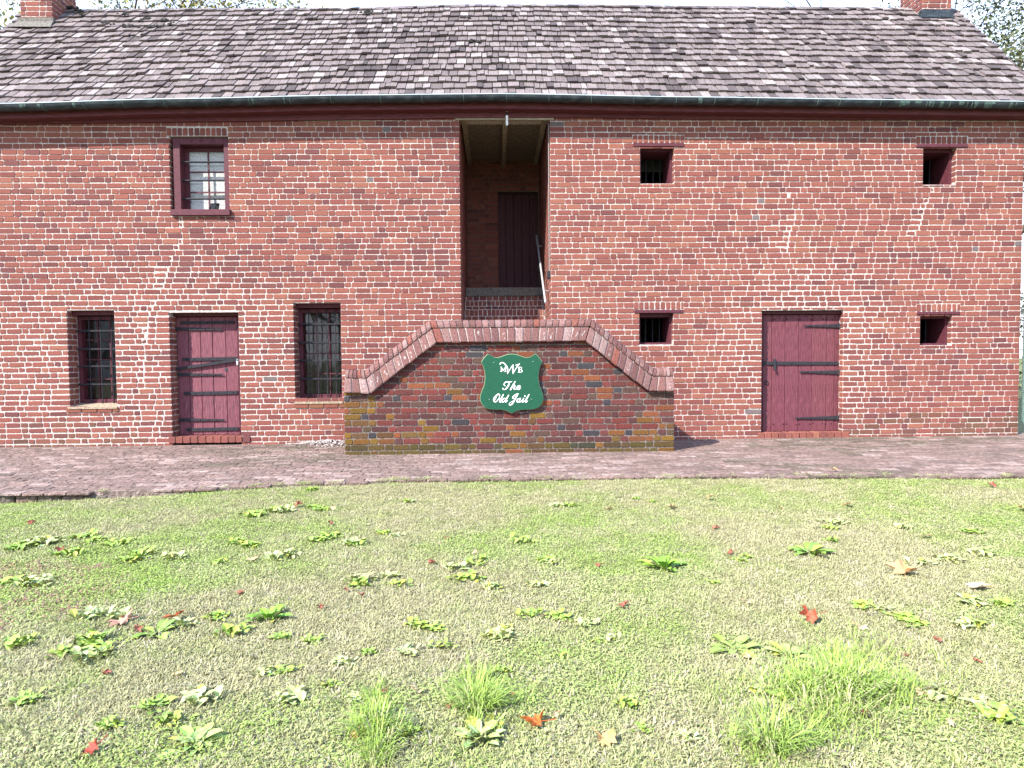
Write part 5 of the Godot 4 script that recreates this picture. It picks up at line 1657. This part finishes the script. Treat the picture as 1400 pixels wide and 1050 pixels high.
func fallen_leaves() -> void:
	rng.seed = 1110
	var named := [
		[736, 1000, 27, Color(0.46, 0.11, 0.025), 0.8, "big curled orange leaf beside the pale leafy rosette"],
		[1110, 855, 21, Color(0.36, 0.09, 0.05), 0.8, "crumpled rust-red leaf on the pale grass behind tall grass"],
		[240, 853, 20, Color(0.34, 0.09, 0.035), 0.7, "rust-brown curled leaf, the darker of two lying together"],
		[172, 855, 24, Color(0.44, 0.24, 0.17), 0.6, "pinkish-brown leaf, the paler of two lying together"],
		[826, 1026, 22, Color(0.48, 0.30, 0.12), 0.6, "tan and yellow crumpled leaf past the big orange one"],
		[1238, 790, 28, Color(0.46, 0.24, 0.11), 0.5, "wide tan and orange leaf lying flat near bright weeds"],
		[1342, 811, 23, Color(0.55, 0.42, 0.27), 0.4, "pale tan leaf lying flat on the grass"],
		[130, 1036, 19, Color(0.32, 0.055, 0.035), 0.6, "dark red leaf standing on edge near a broad-leaved clump"],
		[486, 1019, 10, Color(0.42, 0.14, 0.07), 0.7, "short red leaf leaning against a clump of long grass"]]
	for l in named:
		var p := on_lawn(l[0], l[1])
		dead_leaf(p, size_at(p, l[2]), l[3], l[4], l[5], "")
	for l in [[980, 726, 8], [820, 776, 7], [408, 697, 10], [145, 927, 10], [855, 833, 11], [590, 774, 9], [452, 722, 6], [611, 740, 5], [1357, 668, 9], [1281, 883, 8], [1335, 912, 9], [473, 812, 5], [494, 822, 6], [45, 715, 8], [85, 755, 10], [438, 838, 6], [1000, 760, 8], [1240, 905, 6], [527, 960, 7], [615, 978, 6], [190, 868, 10], [330, 815, 8], [1180, 985, 9], [700, 960, 7]]:
		var p := on_lawn(l[0], l[1])
		dead_leaf(p, size_at(p, l[2]), Color(0.25, 0.085, 0.055), 0.7, "small dark red fallen leaf " + whereabouts(p), "small red leaves " + whereabouts(p))
	for l in [[970, 686, 10], [917, 698, 11], [1067, 698, 8], [832, 700, 8], [1158, 694, 12], [1268, 738, 10], [1260, 958, 12], [570, 958, 10], [1175, 865, 14], [1395, 700, 12], [1020, 830, 8], [760, 990, 8], [345, 768, 12], [1105, 650, 6], [1140, 645, 7], [455, 700, 7], [650, 760, 6], [1020, 905, 10], [245, 930, 8], [1080, 985, 9], [1300, 1000, 10]]:
		var p := on_lawn(l[0], l[1])
		if l[1] < 653: p = G(l[0], l[1], 0.0)
		dead_leaf(p, size_at(p, l[2]), Color(0.46, 0.32, 0.18), 0.5, "small tan fallen leaf " + whereabouts(p), "small tan leaves " + whereabouts(p))

# ---------------------------------------------------------------- gravel by the parapet
func gravel() -> void:
	rng.seed = 851
	var st := Geo.new()
	st.slab(Vector3(0, 0.008, 0), Vector3.RIGHT, Vector3.BACK, Vector3.UP, 0.024, 0.020, 0.014, 0.006, 0.008, 0.003, Color.WHITE, rng)
	# slab's front looks up here
	var xf := []; var cl := []
	for k in 700:
		var p := G(450 + rng.randfn(0, 17), 604 + rng.randfn(0, 3.2), 0.0)
		p.z = maxf(p.z, 0.03)
		var hgt := 0.05 * exp(-pow((p.x - G(455, 604).x) / 0.3, 2)) * clampf(1.2 - p.z * 2.2, 0, 1)
		p.y = rng.randf() * hgt
		var s := rng.randf_range(0.5, 1.5)
		xf.push_back(Transform3D(Basis.from_euler(Vector3(rng.randf_range(-0.5, 0.5), rng.randf() * TAU, rng.randf_range(-0.5, 0.5))).scaled(Vector3(s, s, s)), p))
		var q := rng.randf_range(0.12, 0.5)
		cl.push_back(Color(q, q * 0.86, q * 0.8))
	scatter("gravel_heap", "small heap of pale gravel against the wall by the parapet end", "gravel", st.mesh(), M.stone, xf, cl)
